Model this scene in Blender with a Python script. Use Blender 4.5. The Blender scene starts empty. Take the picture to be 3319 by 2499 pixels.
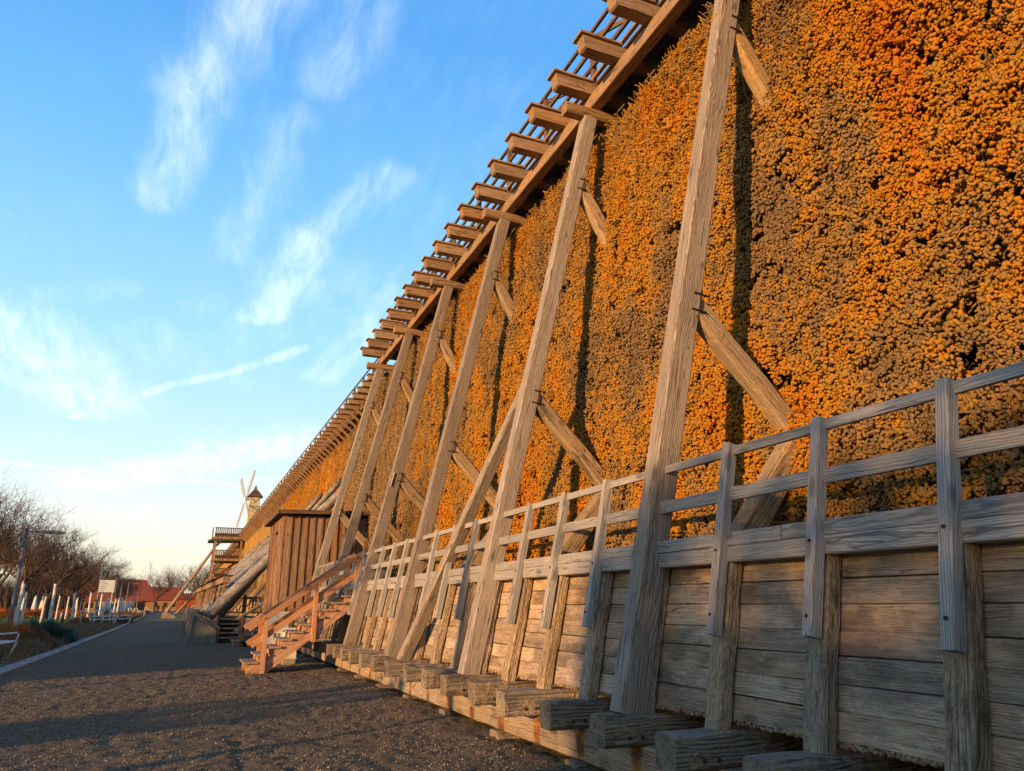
import bpy, bmesh, math, random
import numpy as np
from mathutils import Vector, Matrix, Euler
from mathutils import noise as mnoise

S = bpy.context.scene
COL = S.collection
R = math.radians
random.seed(7)
RNG = np.random.default_rng(7)

# ------------------------------------------------------------------ camera
F_PX, W_PX, H_PX = 2380.0, 3319.0, 2499.0
VPX, VPY = 590.0, 1963.0                       # vanishing point of the tower's length axis
CX, CY = 1659.5, 1249.5
PITCH = math.atan((VPY - CY) / F_PX)
YAW = math.atan((CX - VPX) / math.hypot(F_PX, VPY - CY))
EYE = Vector((0, 0, 1.4))
cam = bpy.data.cameras.new('camera')
cam.sensor_width = 36.0
cam.lens = F_PX / W_PX * 36.0
cam.clip_start, cam.clip_end = 0.05, 6000
camo = bpy.data.objects.new('camera', cam)
camo.location = EYE
camo.rotation_euler = (math.pi / 2 + PITCH, 0, -YAW)
COL.objects.link(camo)
S.camera = camo

# ------------------------------------------------------------------ light
SUN_AZ, SUN_EL = R(28), R(8.0)                 # direction the light travels on the ground, from +X towards +Y
LDIR = Vector((math.cos(SUN_AZ) * math.cos(SUN_EL), math.sin(SUN_AZ) * math.cos(SUN_EL), -math.sin(SUN_EL)))
sun = bpy.data.lights.new('sun', 'SUN')
sun.energy = 4.6
sun.angle = R(0.6)
sun.color = (1.0, 0.56, 0.22)
suno = bpy.data.objects.new('sun', sun)
suno.rotation_euler = LDIR.to_track_quat('-Z', 'Y').to_euler()
COL.objects.link(suno)

S.view_settings.view_transform = 'Standard'
S.view_settings.look = 'None'
S.view_settings.gamma = 1.0
S.view_settings.use_curve_mapping = False
S.view_settings.exposure = 0.68


def node(nt, kind, _out=0, **kw):
    """add a node; keyword args are properties, or inputs when they start with i_ (name) or i<number>"""
    n = nt.nodes.new(kind)
    for k, v in kw.items():
        if k.startswith('i_') or (k[0] == 'i' and k[1:].isdigit()):
            key = int(k[1:]) if k[1:].isdigit() else k[2:].replace('_', ' ')
            s = n.inputs[key]
            if isinstance(v, bpy.types.NodeSocket):
                nt.links.new(v, s)
            elif isinstance(v, bpy.types.Node):
                nt.links.new(v.outputs[0], s)
            else:
                s.default_value = v
        else:
            setattr(n, k, v)
    return n


def math_n(nt, op, a, b=0.0, c=0.0, clamp=False):
    return node(nt, 'ShaderNodeMath', operation=op, use_clamp=clamp, i0=a, i1=b, i2=c).outputs[0]


def vmath(nt, op, a, b=(0, 0, 0)):
    n = node(nt, 'ShaderNodeVectorMath', operation=op, i0=a, i1=b)
    return n.outputs[1] if op in ('LENGTH', 'DOT_PRODUCT', 'DISTANCE') else n.outputs[0]


def mixc(nt, f, a, b, mode='MIX'):
    n = nt.nodes.new('ShaderNodeMix')
    n.data_type = 'RGBA'
    n.blend_type = mode
    for i, v in ((0, f), (6, a), (7, b)):
        if isinstance(v, bpy.types.NodeSocket):
            nt.links.new(v, n.inputs[i])
        elif i == 0:
            n.inputs[0].default_value = v
        else:
            n.inputs[i].default_value = (*v[:3], 1)
    return n.outputs[2]


def ramp(nt, f, stops, interp='LINEAR'):
    n = nt.nodes.new('ShaderNodeValToRGB')
    n.color_ramp.interpolation = interp
    els = n.color_ramp.elements
    while len(els) < len(stops):
        els.new(0.5)
    for e, (p, c) in zip(els, stops):
        e.position = p
        e.color = (*c, 1) if len(c) == 3 else c
    nt.links.new(f, n.inputs[0])
    return n.outputs[0]


def smooth(nt, v, a, b):
    n = node(nt, 'ShaderNodeMapRange', interpolation_type='SMOOTHSTEP', i0=v, i1=a, i2=b, i3=0.0, i4=1.0)
    return n.outputs[0]


def noise(nt, vec, scale=1.0, detail=3.0, rough=0.55, dist=0.0):
    return node(nt, 'ShaderNodeTexNoise', i_Vector=vec, i_Scale=scale, i_Detail=detail, i_Roughness=rough, i_Distortion=dist)


# ------------------------------------------------------------------ sky
def pix_ray(x, y):
    fw = Vector((math.sin(YAW) * math.cos(PITCH), math.cos(YAW) * math.cos(PITCH), math.sin(PITCH)))
    rt = Vector((math.cos(YAW), -math.sin(YAW), 0))
    up = rt.cross(fw)
    return ((x - CX) / F_PX * rt - (y - CY) / F_PX * up + fw).normalized()


def cloud_uv(x, y):
    d = pix_ray(x, y)
    return (d.x / (d.z + 0.12), d.y / (d.z + 0.12))


world = bpy.data.worlds.new('World')
S.world = world
world.use_nodes = True
wt = world.node_tree
wt.nodes.clear()
geo = node(wt, 'ShaderNodeTexCoord')
dirv = geo.outputs['Generated']
sep = node(wt, 'ShaderNodeSeparateXYZ', i0=dirv)
dx, dy, dz = sep.outputs
sky = node(wt, 'ShaderNodeTexSky', sky_type='NISHITA', sun_disc=False, sun_elevation=SUN_EL,
           sun_rotation=math.atan2(-LDIR.x, -LDIR.y), air_density=1.0, dust_density=0.6, ozone_density=2.0)
grad = ramp(wt, dz, [(0.0, (7.6, 6.7, 5.0)), (0.06, (7.7, 7.3, 5.9)), (0.11, (7.0, 7.5, 7.0)), (0.18, (5.2, 7.2, 7.9)), (0.32, (3.1, 6.0, 7.9)),
                     (0.53, (1.45, 4.2, 7.8)), (0.66, (0.85, 3.1, 7.0)), (1.0, (0.6, 2.5, 6.0))])
sunward = smooth(wt, vmath(wt, 'DOT_PRODUCT', dirv, tuple(-LDIR)), -0.2, 0.95)
base_sky = mixc(wt, math_n(wt, 'SUBTRACT', 0.86, math_n(wt, 'MULTIPLY', sunward, 0.55)), vmath(wt, 'SCALE', sky.outputs[0]), grad)
for l in list(wt.links):                        # SCALE factor of the Nishita part
    if l.to_node.type == 'VECT_MATH' and l.to_node.operation == 'SCALE':
        l.to_node.inputs[3].default_value = 1.0
zz = math_n(wt, 'ADD', math_n(wt, 'MAXIMUM', dz, 0.0), 0.12)
cu, cv = math_n(wt, 'DIVIDE', dx, zz), math_n(wt, 'DIVIDE', dy, zz)
cp = node(wt, 'ShaderNodeCombineXYZ', i0=cu, i1=cv, i2=0.0).outputs[0]
wob = noise(wt, cp, 2.4, 3, 0.5)
wv = vmath(wt, 'SUBTRACT', wob.outputs[1], (0.5, 0.5, 0.5))
cpw = vmath(wt, 'ADD', cp, vmath(wt, 'MULTIPLY', wv, (0.11, 0.11, 0)))
fine_rot = node(wt, 'ShaderNodeMapping', i0=cpw, i_Rotation=(0, 0, R(-62)), i_Scale=(15.0, 3.6, 1))
fine = noise(wt, fine_rot.outputs[0], 1.2, 7, 0.66, 0.25).outputs[0]


def streak(a, b, width, power=1.0):
    A, B = Vector((*cloud_uv(*a), 0)), Vector((*cloud_uv(*b), 0))
    d = B - A
    L = d.length
    d.normalize()
    rel = vmath(wt, 'SUBTRACT', cpw, tuple(A))
    t = vmath(wt, 'DOT_PRODUCT', rel, tuple(d))
    tc_ = node(wt, 'ShaderNodeClamp', i0=t, i1=0.0, i2=L).outputs[0]
    q = node(wt, 'ShaderNodeVectorMath', operation='SCALE', i0=tuple(d), i3=tc_).outputs[0]
    dist = vmath(wt, 'LENGTH', vmath(wt, 'SUBTRACT', rel, q))
    m = node(wt, 'ShaderNodeMapRange', interpolation_type='SMOOTHERSTEP', i0=dist, i1=0.0, i2=width, i3=power, i4=0.0)
    return m.outputs[0]


mask = None
for a, b, w, p in [((860, -60), (620, 330), .13, .62), ((620, 330), (530, 640), .11, .62), ((1180, 30), (1060, 260), .12, .5),
                   ((960, 400), (740, 820), .12, .42), ((1250, 580), (1000, 770), .10, .55), ((1000, 770), (850, 1030), .13, .68),
                   ((230, 1350), (990, 1130), .055, .6), ((-200, 1480), (760, 1572), .10, .6),
                   ((380, 930), (-100, 1010), .13, .35), ((40, 1060), (300, 1300), .40, .6), ((1300, 950), (1060, 1220), .14, .5),
                   ((1000, 1430), (300, 1560), .42, .62)]:
    s_ = streak(a, b, w, p)
    mask = s_ if mask is None else math_n(wt, 'MAXIMUM', mask, s_)
wide = noise(wt, cpw, 0.8, 5, 0.6).outputs[0]   # thin veil over the rest of the sky too
veil = math_n(wt, 'MULTIPLY', smooth(wt, wide, 0.36, 0.78), 0.62)
mask = math_n(wt, 'MAXIMUM', mask, veil)
wisps = smooth(wt, math_n(wt, 'ADD', math_n(wt, 'MULTIPLY', mask, 0.30), math_n(wt, 'MULTIPLY', fine, 0.9)), 0.34, 1.02)
cl = math_n(wt, 'MULTIPLY', wisps, math_n(wt, 'MULTIPLY', smooth(wt, mask, 0.0, 1.0), 0.86), clamp=True)
cloudcol = ramp(wt, dz, [(0.0, (11.5, 9.8, 7.6)), (0.12, (11.2, 11.0, 10.4)), (0.4, (9.8, 10.4, 11.0)), (1.0, (8.5, 9.6, 11.0))])
skyc = mixc(wt, cl, base_sky, cloudcol)
bg = node(wt, 'ShaderNodeBackground', i0=skyc, i1=0.095)
node(wt, 'ShaderNodeOutputWorld', i0=bg.outputs[0])

# ------------------------------------------------------------------ materials
MATS = {}


def new_mat(name, rough=0.8, spec=0.25):
    m = bpy.data.materials.new(name)
    m.use_nodes = True
    nt = m.node_tree
    b = nt.nodes['Principled BSDF']
    b.inputs['Roughness'].default_value = rough
    b.inputs['Specular IOR Level'].default_value = spec
    MATS[name] = m
    return m, nt, b


def wood(name, dark, light, accent, accent_amt=0.5, crust=0.0, crust_col=(0.36, 0.27, 0.17), rust=False, grain=1.0, knots=True, bump=0.35, bright=0.3, along=0.45, stain=0.0):
    m, nt, b = new_mat(name, 0.82, 0.2)
    tc = node(nt, 'ShaderNodeTexCoord').outputs['Object']
    rnd = node(nt, 'ShaderNodeObjectInfo').outputs['Random']
    off = vmath(nt, 'MULTIPLY', node(nt, 'ShaderNodeCombineXYZ', i0=rnd, i1=rnd, i2=rnd).outputs[0], (3.7, 5.1, 61.0))
    co = vmath(nt, 'ADD', tc, off)
    low = vmath(nt, 'MULTIPLY', co, (2.2, 2.2, 0.45))
    blotch = noise(nt, low, 1.6, 5, 0.6)
    warp = vmath(nt, 'MULTIPLY', vmath(nt, 'SUBTRACT', blotch.outputs[1], (0.5, 0.5, 0.5)), (0.12, 0.12, 0))
    cw = vmath(nt, 'ADD', co, warp)
    wv_ = node(nt, 'ShaderNodeTexWave', wave_type='RINGS', rings_direction='Z', wave_profile='SIN',
               i_Vector=vmath(nt, 'MULTIPLY', cw, (1, 1, 0.05)), i_Scale=17.0 * grain, i_Distortion=5.0, i_Detail=3.0, i_Detail_Scale=1.1)
    rings = wv_.outputs[1]
    gs = math_n(nt, 'ADD', 0.65, math_n(nt, 'MULTIPLY', math_n(nt, 'FRACT', math_n(nt, 'MULTIPLY', rnd, 13.7)), 0.7))
    co_g = node(nt, 'ShaderNodeVectorMath', operation='SCALE', i0=co, i3=gs).outputs[0]
    fib = noise(nt, vmath(nt, 'MULTIPLY', co_g, (70 * grain, 70 * grain, 1.5)), 1.0, 5, 0.65).outputs[0]
    g = math_n(nt, 'ADD', math_n(nt, 'MULTIPLY', rings, 0.36), math_n(nt, 'MULTIPLY', fib, 0.82))
    col = mixc(nt, smooth(nt, math_n(nt, 'ADD', g, math_n(nt, 'MULTIPLY', math_n(nt, 'SUBTRACT', blotch.outputs[0], 0.5), 0.55)), 0.26, 0.86), dark, light)
    col = mixc(nt, math_n(nt, 'MULTIPLY', smooth(nt, blotch.outputs[0], 0.42, 0.72), accent_amt), col, accent)
    ck = noise(nt, vmath(nt, 'MULTIPLY', cw, (13.0, 13.0, 0.55)), 1.0, 2, 0.5).outputs[0]
    crack = math_n(nt, 'SUBTRACT', 1.0, smooth(nt, math_n(nt, 'ABSOLUTE', math_n(nt, 'SUBTRACT', ck, 0.5)), 0.004, 0.022))
    crack = math_n(nt, 'MULTIPLY', crack, smooth(nt, blotch.outputs[0], 0.40, 0.58))
    col = mixc(nt, math_n(nt, 'MULTIPLY', crack, 0.8), col, tuple(c * 0.3 for c in dark))
    height = math_n(nt, 'SUBTRACT', g, crack)
    if knots:
        vo = node(nt, 'ShaderNodeTexVoronoi', i_Vector=vmath(nt, 'MULTIPLY', co, (4.0, 4.0, 1.5)), i_Scale=1.0)
        k = math_n(nt, 'SUBTRACT', 1.0, smooth(nt, vo.outputs[0], 0.07, 0.17))
        col = mixc(nt, math_n(nt, 'MULTIPLY', k, 0.65), col, tuple(c * 0.45 for c in dark))
    if crust > 0:
        cn = noise(nt, co, 5.0, 6, 0.65, 0.4).outputs[0]
        cm = smooth(nt, cn, 0.62 - crust * 0.35, 0.72 - crust * 0.25)
        lump = noise(nt, vmath(nt, 'MULTIPLY', co, (1, 1, along)), 42.0, 4, 0.65).outputs[0]
        ccol = mixc(nt, smooth(nt, lump, 0.30, 0.66), tuple(c * 0.45 for c in crust_col), crust_col)
        col = mixc(nt, math_n(nt, 'MULTIPLY', cm, 0.85), col, ccol)
        height = math_n(nt, 'ADD', height, math_n(nt, 'MULTIPLY', cm, math_n(nt, 'MULTIPLY', lump, 2.4)))
        dk = smooth(nt, noise(nt, vmath(nt, 'MULTIPLY', co, (1.3, 1.3, 0.6)), 2.4, 5, 0.65).outputs[0], 0.56 - stain, 0.70 - stain * 0.5)
        col = mixc(nt, math_n(nt, 'MULTIPLY', dk, 0.72 - stain), col, (0.05 + stain * 0.5, 0.042 + stain * 0.35, 0.036 + stain * 0.25))
    if rust:
        sx = node(nt, 'ShaderNodeSeparateXYZ', i0=tc).outputs
        fr = math_n(nt, 'FRACT', math_n(nt, 'DIVIDE', sx[2], 0.94))
        rn = noise(nt, vmath(nt, 'MULTIPLY', co, (9, 9, 5)), 1.0, 3).outputs[0]
        edge = math_n(nt, 'ADD', math_n(nt, 'ABSOLUTE', math_n(nt, 'SUBTRACT', fr, 0.5)), math_n(nt, 'MULTIPLY', rn, 0.12))
        rm = math_n(nt, 'SUBTRACT', 1.0, smooth(nt, edge, 0.10, 0.17))
        col = mixc(nt, math_n(nt, 'MULTIPLY', rm, 0.8), col, mixc(nt, smooth(nt, rn, 0.4, 0.62), (0.10, 0.035, 0.012), (0.34, 0.13, 0.03)))
    hv = node(nt, 'ShaderNodeHueSaturation', i_Color=col, i_Value=math_n(nt, 'ADD', 1.0 - bright / 2, math_n(nt, 'MULTIPLY', rnd, bright)),
              i_Saturation=math_n(nt, 'ADD', 0.85, math_n(nt, 'MULTIPLY', math_n(nt, 'FRACT', math_n(nt, 'MULTIPLY', rnd, 7.31)), 0.3)))
    nt.links.new(hv.outputs[0], b.inputs['Base Color'])
    bp = node(nt, 'ShaderNodeBump', i_Strength=bump, i_Distance=0.006 if crust == 0 else 0.012, i_Height=height)
    nt.links.new(bp.outputs[0], b.inputs['Normal'])
    return m


wood('rail_wood', (0.20, 0.187, 0.178), (0.42, 0.40, 0.38), (0.33, 0.28, 0.23), 0.35, grain=1.5)
wood('post_wood', (0.135, 0.103, 0.08), (0.385, 0.315, 0.255), (0.30, 0.265, 0.235), 0.5, bump=0.4, grain=1.4)
wood('stud_wood', (0.14, 0.105, 0.075), (0.47, 0.36, 0.255), (0.31, 0.27, 0.23), 0.5, crust=0.62, crust_col=(0.48, 0.36, 0.23), bump=0.9)
wood('joist_wood', (0.085, 0.068, 0.053), (0.32, 0.255, 0.195), (0.17, 0.145, 0.13), 0.6, crust=0.45, crust_col=(0.40, 0.31, 0.20), bump=0.8)
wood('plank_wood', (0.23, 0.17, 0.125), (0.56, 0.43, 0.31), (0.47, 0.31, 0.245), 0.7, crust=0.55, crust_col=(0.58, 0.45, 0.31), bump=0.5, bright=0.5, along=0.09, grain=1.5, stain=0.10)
wood('sill_wood', (0.17, 0.13, 0.095), (0.45, 0.35, 0.25), (0.25, 0.225, 0.205), 0.5, crust=0.18, rust=True, bump=0.6, grain=1.3)
wood('gallery_wood', (0.10, 0.056, 0.028), (0.45, 0.29, 0.16), (0.31, 0.17, 0.08), 0.5)
wood('dark_wood', (0.06, 0.037, 0.022), (0.20, 0.125, 0.072), (0.14, 0.1, 0.07), 0.5)
wood('stair_wood', (0.33, 0.145, 0.065), (0.57, 0.30, 0.155), (0.42, 0.23, 0.14), 0.4, grain=0.8)
wood('tread_wood', (0.18, 0.13, 0.098), (0.42, 0.33, 0.255), (0.34, 0.23, 0.16), 0.4)
wood('shed_wood', (0.13, 0.068, 0.038), (0.40, 0.225, 0.125), (0.25, 0.19, 0.145), 0.9, bright=0.45)
wood('grey_board', (0.11, 0.095, 0.08), (0.31, 0.265, 0.22), (0.24, 0.18, 0.13), 0.5)
wood('log_wood', (0.09, 0.08, 0.074), (0.38, 0.345, 0.31), (0.3, 0.26, 0.215), 0.5, crust=0.3, crust_col=(0.55, 0.49, 0.4))
wood('brace_wood', (0.15, 0.1, 0.06), (0.44, 0.32, 0.195), (0.34, 0.215, 0.105), 0.5, crust=0.4, crust_col=(0.48, 0.32, 0.15))
wood('pole_wood', (0.22, 0.135, 0.055), (0.5, 0.345, 0.17), (0.38, 0.22, 0.09), 0.5, knots=False)


def plain(name, col, rough=0.6, spec=0.4, metal=0.0, var=0.25, scale=6.0, bump=0.0, bscale=30.0, col2=None):
    m, nt, b = new_mat(name, rough, spec)
    b.inputs['Metallic'].default_value = metal
    co = node(nt, 'ShaderNodeTexCoord').outputs['Object']
    n = noise(nt, co, scale, 5, 0.6).outputs[0]
    c2 = col2 if col2 else tuple(c * (1 - var) for c in col)
    nt.links.new(mixc(nt, smooth(nt, n, 0.3, 0.7), c2, col), b.inputs['Base Color'])
    if bump:
        h = noise(nt, co, bscale, 4, 0.6).outputs[0]
        bp = node(nt, 'ShaderNodeBump', i_Strength=bump, i_Distance=0.01, i_Height=h)
        nt.links.new(bp.outputs[0], b.inputs['Normal'])
    return m


plain('lamp_metal', (0.17, 0.175, 0.18), 0.45, 0.5, 0.3, 0.15)
plain('lens', (0.55, 0.56, 0.55), 0.3)
plain('white_metal', (0.72, 0.72, 0.69), 0.35, 0.5, 0.0, 0.1)
plain('rusty_iron', (0.11, 0.05, 0.025), 0.85, 0.2, 0.2, 0.5, 40.0)
plain('iron', (0.03, 0.027, 0.025), 0.6, 0.3, 0.5)
plain('concrete', (0.33, 0.29, 0.23), 0.9, 0.2, 0, 0.45, 3.0, 0.5, 14.0)
plain('kerb_stone', (0.30, 0.275, 0.24), 0.85, 0.2, 0, 0.3, 4.0, 0.4, 40.0)
plain('cabinet', (0.66, 0.66, 0.60), 0.5, 0.4, 0, 0.12, 2.0)
plain('roof_felt', (0.055, 0.047, 0.042), 0.85, 0.2, 0, 0.4, 5, 0.3)
plain('white_paint', (0.74, 0.73, 0.70), 0.8, 0.2, 0, 0.25, 4.0, 0.6, 22.0, col2=(0.5, 0.47, 0.43))
plain('bark', (0.115, 0.078, 0.055), 0.95, 0.1, 0, 0.45, 4.0)
plain('twig_bark', (0.14, 0.092, 0.066), 0.95, 0.1, 0, 0.4, 2.0)
plain('dark_bark', (0.085, 0.062, 0.047), 0.95, 0.1, 0, 0.4, 2.0)
plain('sign_white', (0.62, 0.70, 0.64), 0.5, 0.4, 0, 0.06)
plain('sign_ink', (0.12, 0.18, 0.17), 0.6)
plain('sign_pole', (0.55, 0.52, 0.46), 0.4, 0.5, 0.2)
plain('bollard', (0.62, 0.45, 0.22), 0.5)
plain('plaster', (0.6, 0.53, 0.42), 0.9, 0.2, 0, 0.2)
plain('ochre_plaster', (0.32, 0.20, 0.09), 0.9, 0.2, 0, 0.2)
plain('glass_dark', (0.02, 0.022, 0.025), 0.15, 0.5)
plain('canvas', (0.68, 0.68, 0.66), 0.8, 0.2, 0, 0.12)
plain('van_white', (0.72, 0.73, 0.74), 0.3, 0.5, 0, 0.05)
plain('rubber', (0.02, 0.02, 0.02), 0.8)
plain('mill_yellow', (0.80, 0.66, 0.33), 0.75, 0.2, 0, 0.2, 3.0)
plain('mill_roof', (0.16, 0.075, 0.05), 0.8, 0.2, 0, 0.3)
plain('sail_wood', (0.55, 0.46, 0.27), 0.8, 0.2, 0, 0.25)
plain('jacket', (0.025, 0.025, 0.03), 0.9, 0.1)
plain('jacket_blue', (0.04, 0.05, 0.08), 0.9, 0.1)
plain('skin', (0.5, 0.3, 0.21), 0.6, 0.3)
plain('hair', (0.06, 0.04, 0.025), 0.8)
plain('leaf_dark', (0.045, 0.065, 0.03), 0.8, 0.2, 0, 0.5, 1.0)
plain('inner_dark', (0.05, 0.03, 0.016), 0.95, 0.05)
plain('plate', (0.66, 0.6, 0.36), 0.5)
plain('copper_green', (0.08, 0.2, 0.14), 0.6)


def foliage(name, c1, c2, c3):
    m, nt, b = new_mat(name, 0.85, 0.15)
    pos = node(nt, 'ShaderNodeNewGeometry').outputs['Position']
    n = noise(nt, pos, 1.3, 5, 0.65).outputs[0]
    f = noise(nt, pos, 23.0, 2, 0.5).outputs[0]
    c = ramp(nt, n, [(0.3, c1), (0.5, c2), (0.68, c3)])
    c = mixc(nt, smooth(nt, f, 0.3, 0.7), c, tuple(v * 0.55 for v in c2))
    nt.links.new(c, b.inputs['Base Color'])
    return m


foliage('heath', (0.17, 0.17, 0.075), (0.28, 0.19, 0.11), (0.36, 0.26, 0.14))
foliage('rusty_leaves', (0.30, 0.12, 0.035), (0.52, 0.17, 0.035), (0.58, 0.25, 0.06))
foliage('juniper', (0.055, 0.12, 0.095), (0.08, 0.165, 0.135), (0.11, 0.2, 0.17))
foliage('straw', (0.21, 0.15, 0.08), (0.30, 0.215, 0.12), (0.2, 0.16, 0.08))
foliage('grass_green', (0.045, 0.09, 0.02), (0.07, 0.13, 0.03), (0.10, 0.15, 0.04))
foliage('brown_heath', (0.12, 0.08, 0.05), (0.20, 0.12, 0.07), (0.28, 0.17, 0.09))
foliage('far_wood', (0.10, 0.07, 0.055), (0.13, 0.092, 0.07), (0.16, 0.115, 0.085))


def gravel_mat():
    m, nt, b = new_mat('gravel', 0.95, 0.12)
    pos = node(nt, 'ShaderNodeNewGeometry').outputs['Position']
    big = noise(nt, pos, 0.5, 5, 0.65).outputs[0]
    g1 = noise(nt, pos, 38.0, 4, 0.75).outputs[0]
    vo = node(nt, 'ShaderNodeTexVoronoi', i_Vector=pos, i_Scale=85.0)
    c = ramp(nt, g1, [(0.30, (0.055, 0.045, 0.033)), (0.5, (0.185, 0.148, 0.10)), (0.66, (0.36, 0.28, 0.18)), (0.8, (0.52, 0.41, 0.26))])
    sp = math_n(nt, 'GREATER_THAN', node(nt, 'ShaderNodeSeparateColor', i0=vo.outputs[1]).outputs[0], 0.93)
    c = mixc(nt, math_n(nt, 'MULTIPLY', sp, 0.6), c, (0.36, 0.30, 0.22))
    c = mixc(nt, math_n(nt, 'MULTIPLY', smooth(nt, big, 0.35, 0.7), 0.35), c, (0.11, 0.09, 0.07))
    nt.links.new(c, b.inputs['Base Color'])
    h = math_n(nt, 'ADD', g1, math_n(nt, 'MULTIPLY', vo.outputs[0], 0.8))
    bp = node(nt, 'ShaderNodeBump', i_Strength=1.0, i_Distance=0.03, i_Height=h)
    nt.links.new(bp.outputs[0], b.inputs['Normal'])


gravel_mat()


def stone_mat():
    m, nt, b = new_mat('stone_grain', 0.9, 0.15)
    rnd = node(nt, 'ShaderNodeObjectInfo').outputs['Random']
    c = ramp(nt, rnd, [(0.0, (0.07, 0.058, 0.044)), (0.5, (0.17, 0.135, 0.094)), (0.9, (0.27, 0.215, 0.145)), (0.985, (0.42, 0.35, 0.27))])
    nt.links.new(c, b.inputs['Base Color'])


stone_mat()


def lawn_mat():
    m, nt, b = new_mat('lawn', 0.95, 0.1)
    pos = node(nt, 'ShaderNodeNewGeometry').outputs['Position']
    n = noise(nt, pos, 0.12, 5, 0.6).outputs[0]
    f = noise(nt, pos, 9.0, 3, 0.7).outputs[0]
    c = ramp(nt, n, [(0.3, (0.05, 0.10, 0.022)), (0.55, (0.085, 0.135, 0.03)), (0.75, (0.12, 0.115, 0.045))])
    nt.links.new(mixc(nt, smooth(nt, f, 0.3, 0.75), c, (0.035, 0.06, 0.015)), b.inputs['Base Color'])
    bp = node(nt, 'ShaderNodeBump', i_Strength=0.8, i_Distance=0.04, i_Height=f)
    nt.links.new(bp.outputs[0], b.inputs['Normal'])


lawn_mat()


def thorn_mat(name, flat):
    m, nt, b = new_mat(name, 0.88, 0.15)
    pos = node(nt, 'ShaderNodeNewGeometry').outputs['Position']
    rnd = node(nt, 'ShaderNodeObjectInfo').outputs['Random']
    p1 = noise(nt, vmath(nt, 'MULTIPLY', pos, (1, 0.62, 0.34)), 1.0, 5, 0.6, 0.5).outputs[0]
    p2 = noise(nt, vmath(nt, 'MULTIPLY', pos, (1, 2.6, 0.7)), 1.0, 4, 0.6).outputs[0]
    p3 = noise(nt, vmath(nt, 'MULTIPLY', pos, (9, 9, 6)), 1.0, 3, 0.6).outputs[0]
    k = math_n(nt, 'ADD', math_n(nt, 'MULTIPLY', math_n(nt, 'SUBTRACT', p1, 0.5), 1.25), math_n(nt, 'ADD', 0.43, math_n(nt, 'MULTIPLY', p2, 0.32)))
    k = math_n(nt, 'ADD', k, math_n(nt, 'MULTIPLY', math_n(nt, 'SUBTRACT', p3, 0.5), 0.42))
    if not flat:
        k = math_n(nt, 'ADD', k, math_n(nt, 'MULTIPLY', math_n(nt, 'SUBTRACT', rnd, 0.5), 0.16))
    c = ramp(nt, k, [(0.42, (0.225, 0.15, 0.08)), (0.52, (0.335, 0.20, 0.07)), (0.60, (0.45, 0.225, 0.032)), (0.70, (0.54, 0.225, 0.016)), (0.82, (0.50, 0.155, 0.010))])
    sy = node(nt, 'ShaderNodeSeparateXYZ', i0=pos).outputs
    if flat == 'far':
        st = noise(nt, vmath(nt, 'MULTIPLY', pos, (1, 0.55, 0.04)), 1.0, 4, 0.7).outputs[0]
        c = ramp(nt, st, [(0.34, (0.21, 0.15, 0.085)), (0.46, (0.36, 0.22, 0.075)), (0.60, (0.48, 0.255, 0.045))])
    # greenish-grey band in the brushwood round the joint of the two wings
    grey_band = math_n(nt, 'MULTIPLY', smooth(nt, sy[1], 18.5, 21.0), math_n(nt, 'SUBTRACT', 1.0, smooth(nt, math_n(nt, 'ADD', sy[1], math_n(nt, 'MULTIPLY', p3, 2.0)), 33.0, 38.0)))
    c = mixc(nt, math_n(nt, 'MULTIPLY', grey_band, 0.8), c, mixc(nt, smooth(nt, p2, 0.35, 0.65), (0.20, 0.155, 0.10), (0.30, 0.22, 0.12)))
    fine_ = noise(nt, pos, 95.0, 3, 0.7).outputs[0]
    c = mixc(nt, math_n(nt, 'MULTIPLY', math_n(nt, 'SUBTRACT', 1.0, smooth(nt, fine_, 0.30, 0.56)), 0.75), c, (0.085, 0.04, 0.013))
    nt.links.new(c, b.inputs['Base Color'])
    hgt = fine_
    dist = 0.012
    if flat == 'far':
        hgt = noise(nt, pos, 9.0, 4, 0.7).outputs[0]
        dist = 0.12
    bp = node(nt, 'ShaderNodeBump', i_Strength=0.85, i_Distance=dist, i_Height=hgt)
    nt.links.new(bp.outputs[0], b.inputs['Normal'])


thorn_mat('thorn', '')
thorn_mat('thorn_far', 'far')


def tile_roof():
    m, nt, b = new_mat('roof_tiles', 0.85, 0.2)
    co = node(nt, 'ShaderNodeTexCoord').outputs['Object']
    br = node(nt, 'ShaderNodeTexBrick', i_Vector=co, i_Scale=3.2, i_Mortar_Size=0.03)
    br.inputs['Color1'].default_value = (0.36, 0.085, 0.04, 1)
    br.inputs['Color2'].default_value = (0.27, 0.06, 0.03, 1)
    br.inputs['Mortar'].default_value = (0.09, 0.025, 0.015, 1)
    nt.links.new(br.outputs[0], b.inputs['Base Color'])


tile_roof()

# ------------------------------------------------------------------ mesh helpers
WORLD = {}                                      # world matrix of each object while building


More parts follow.
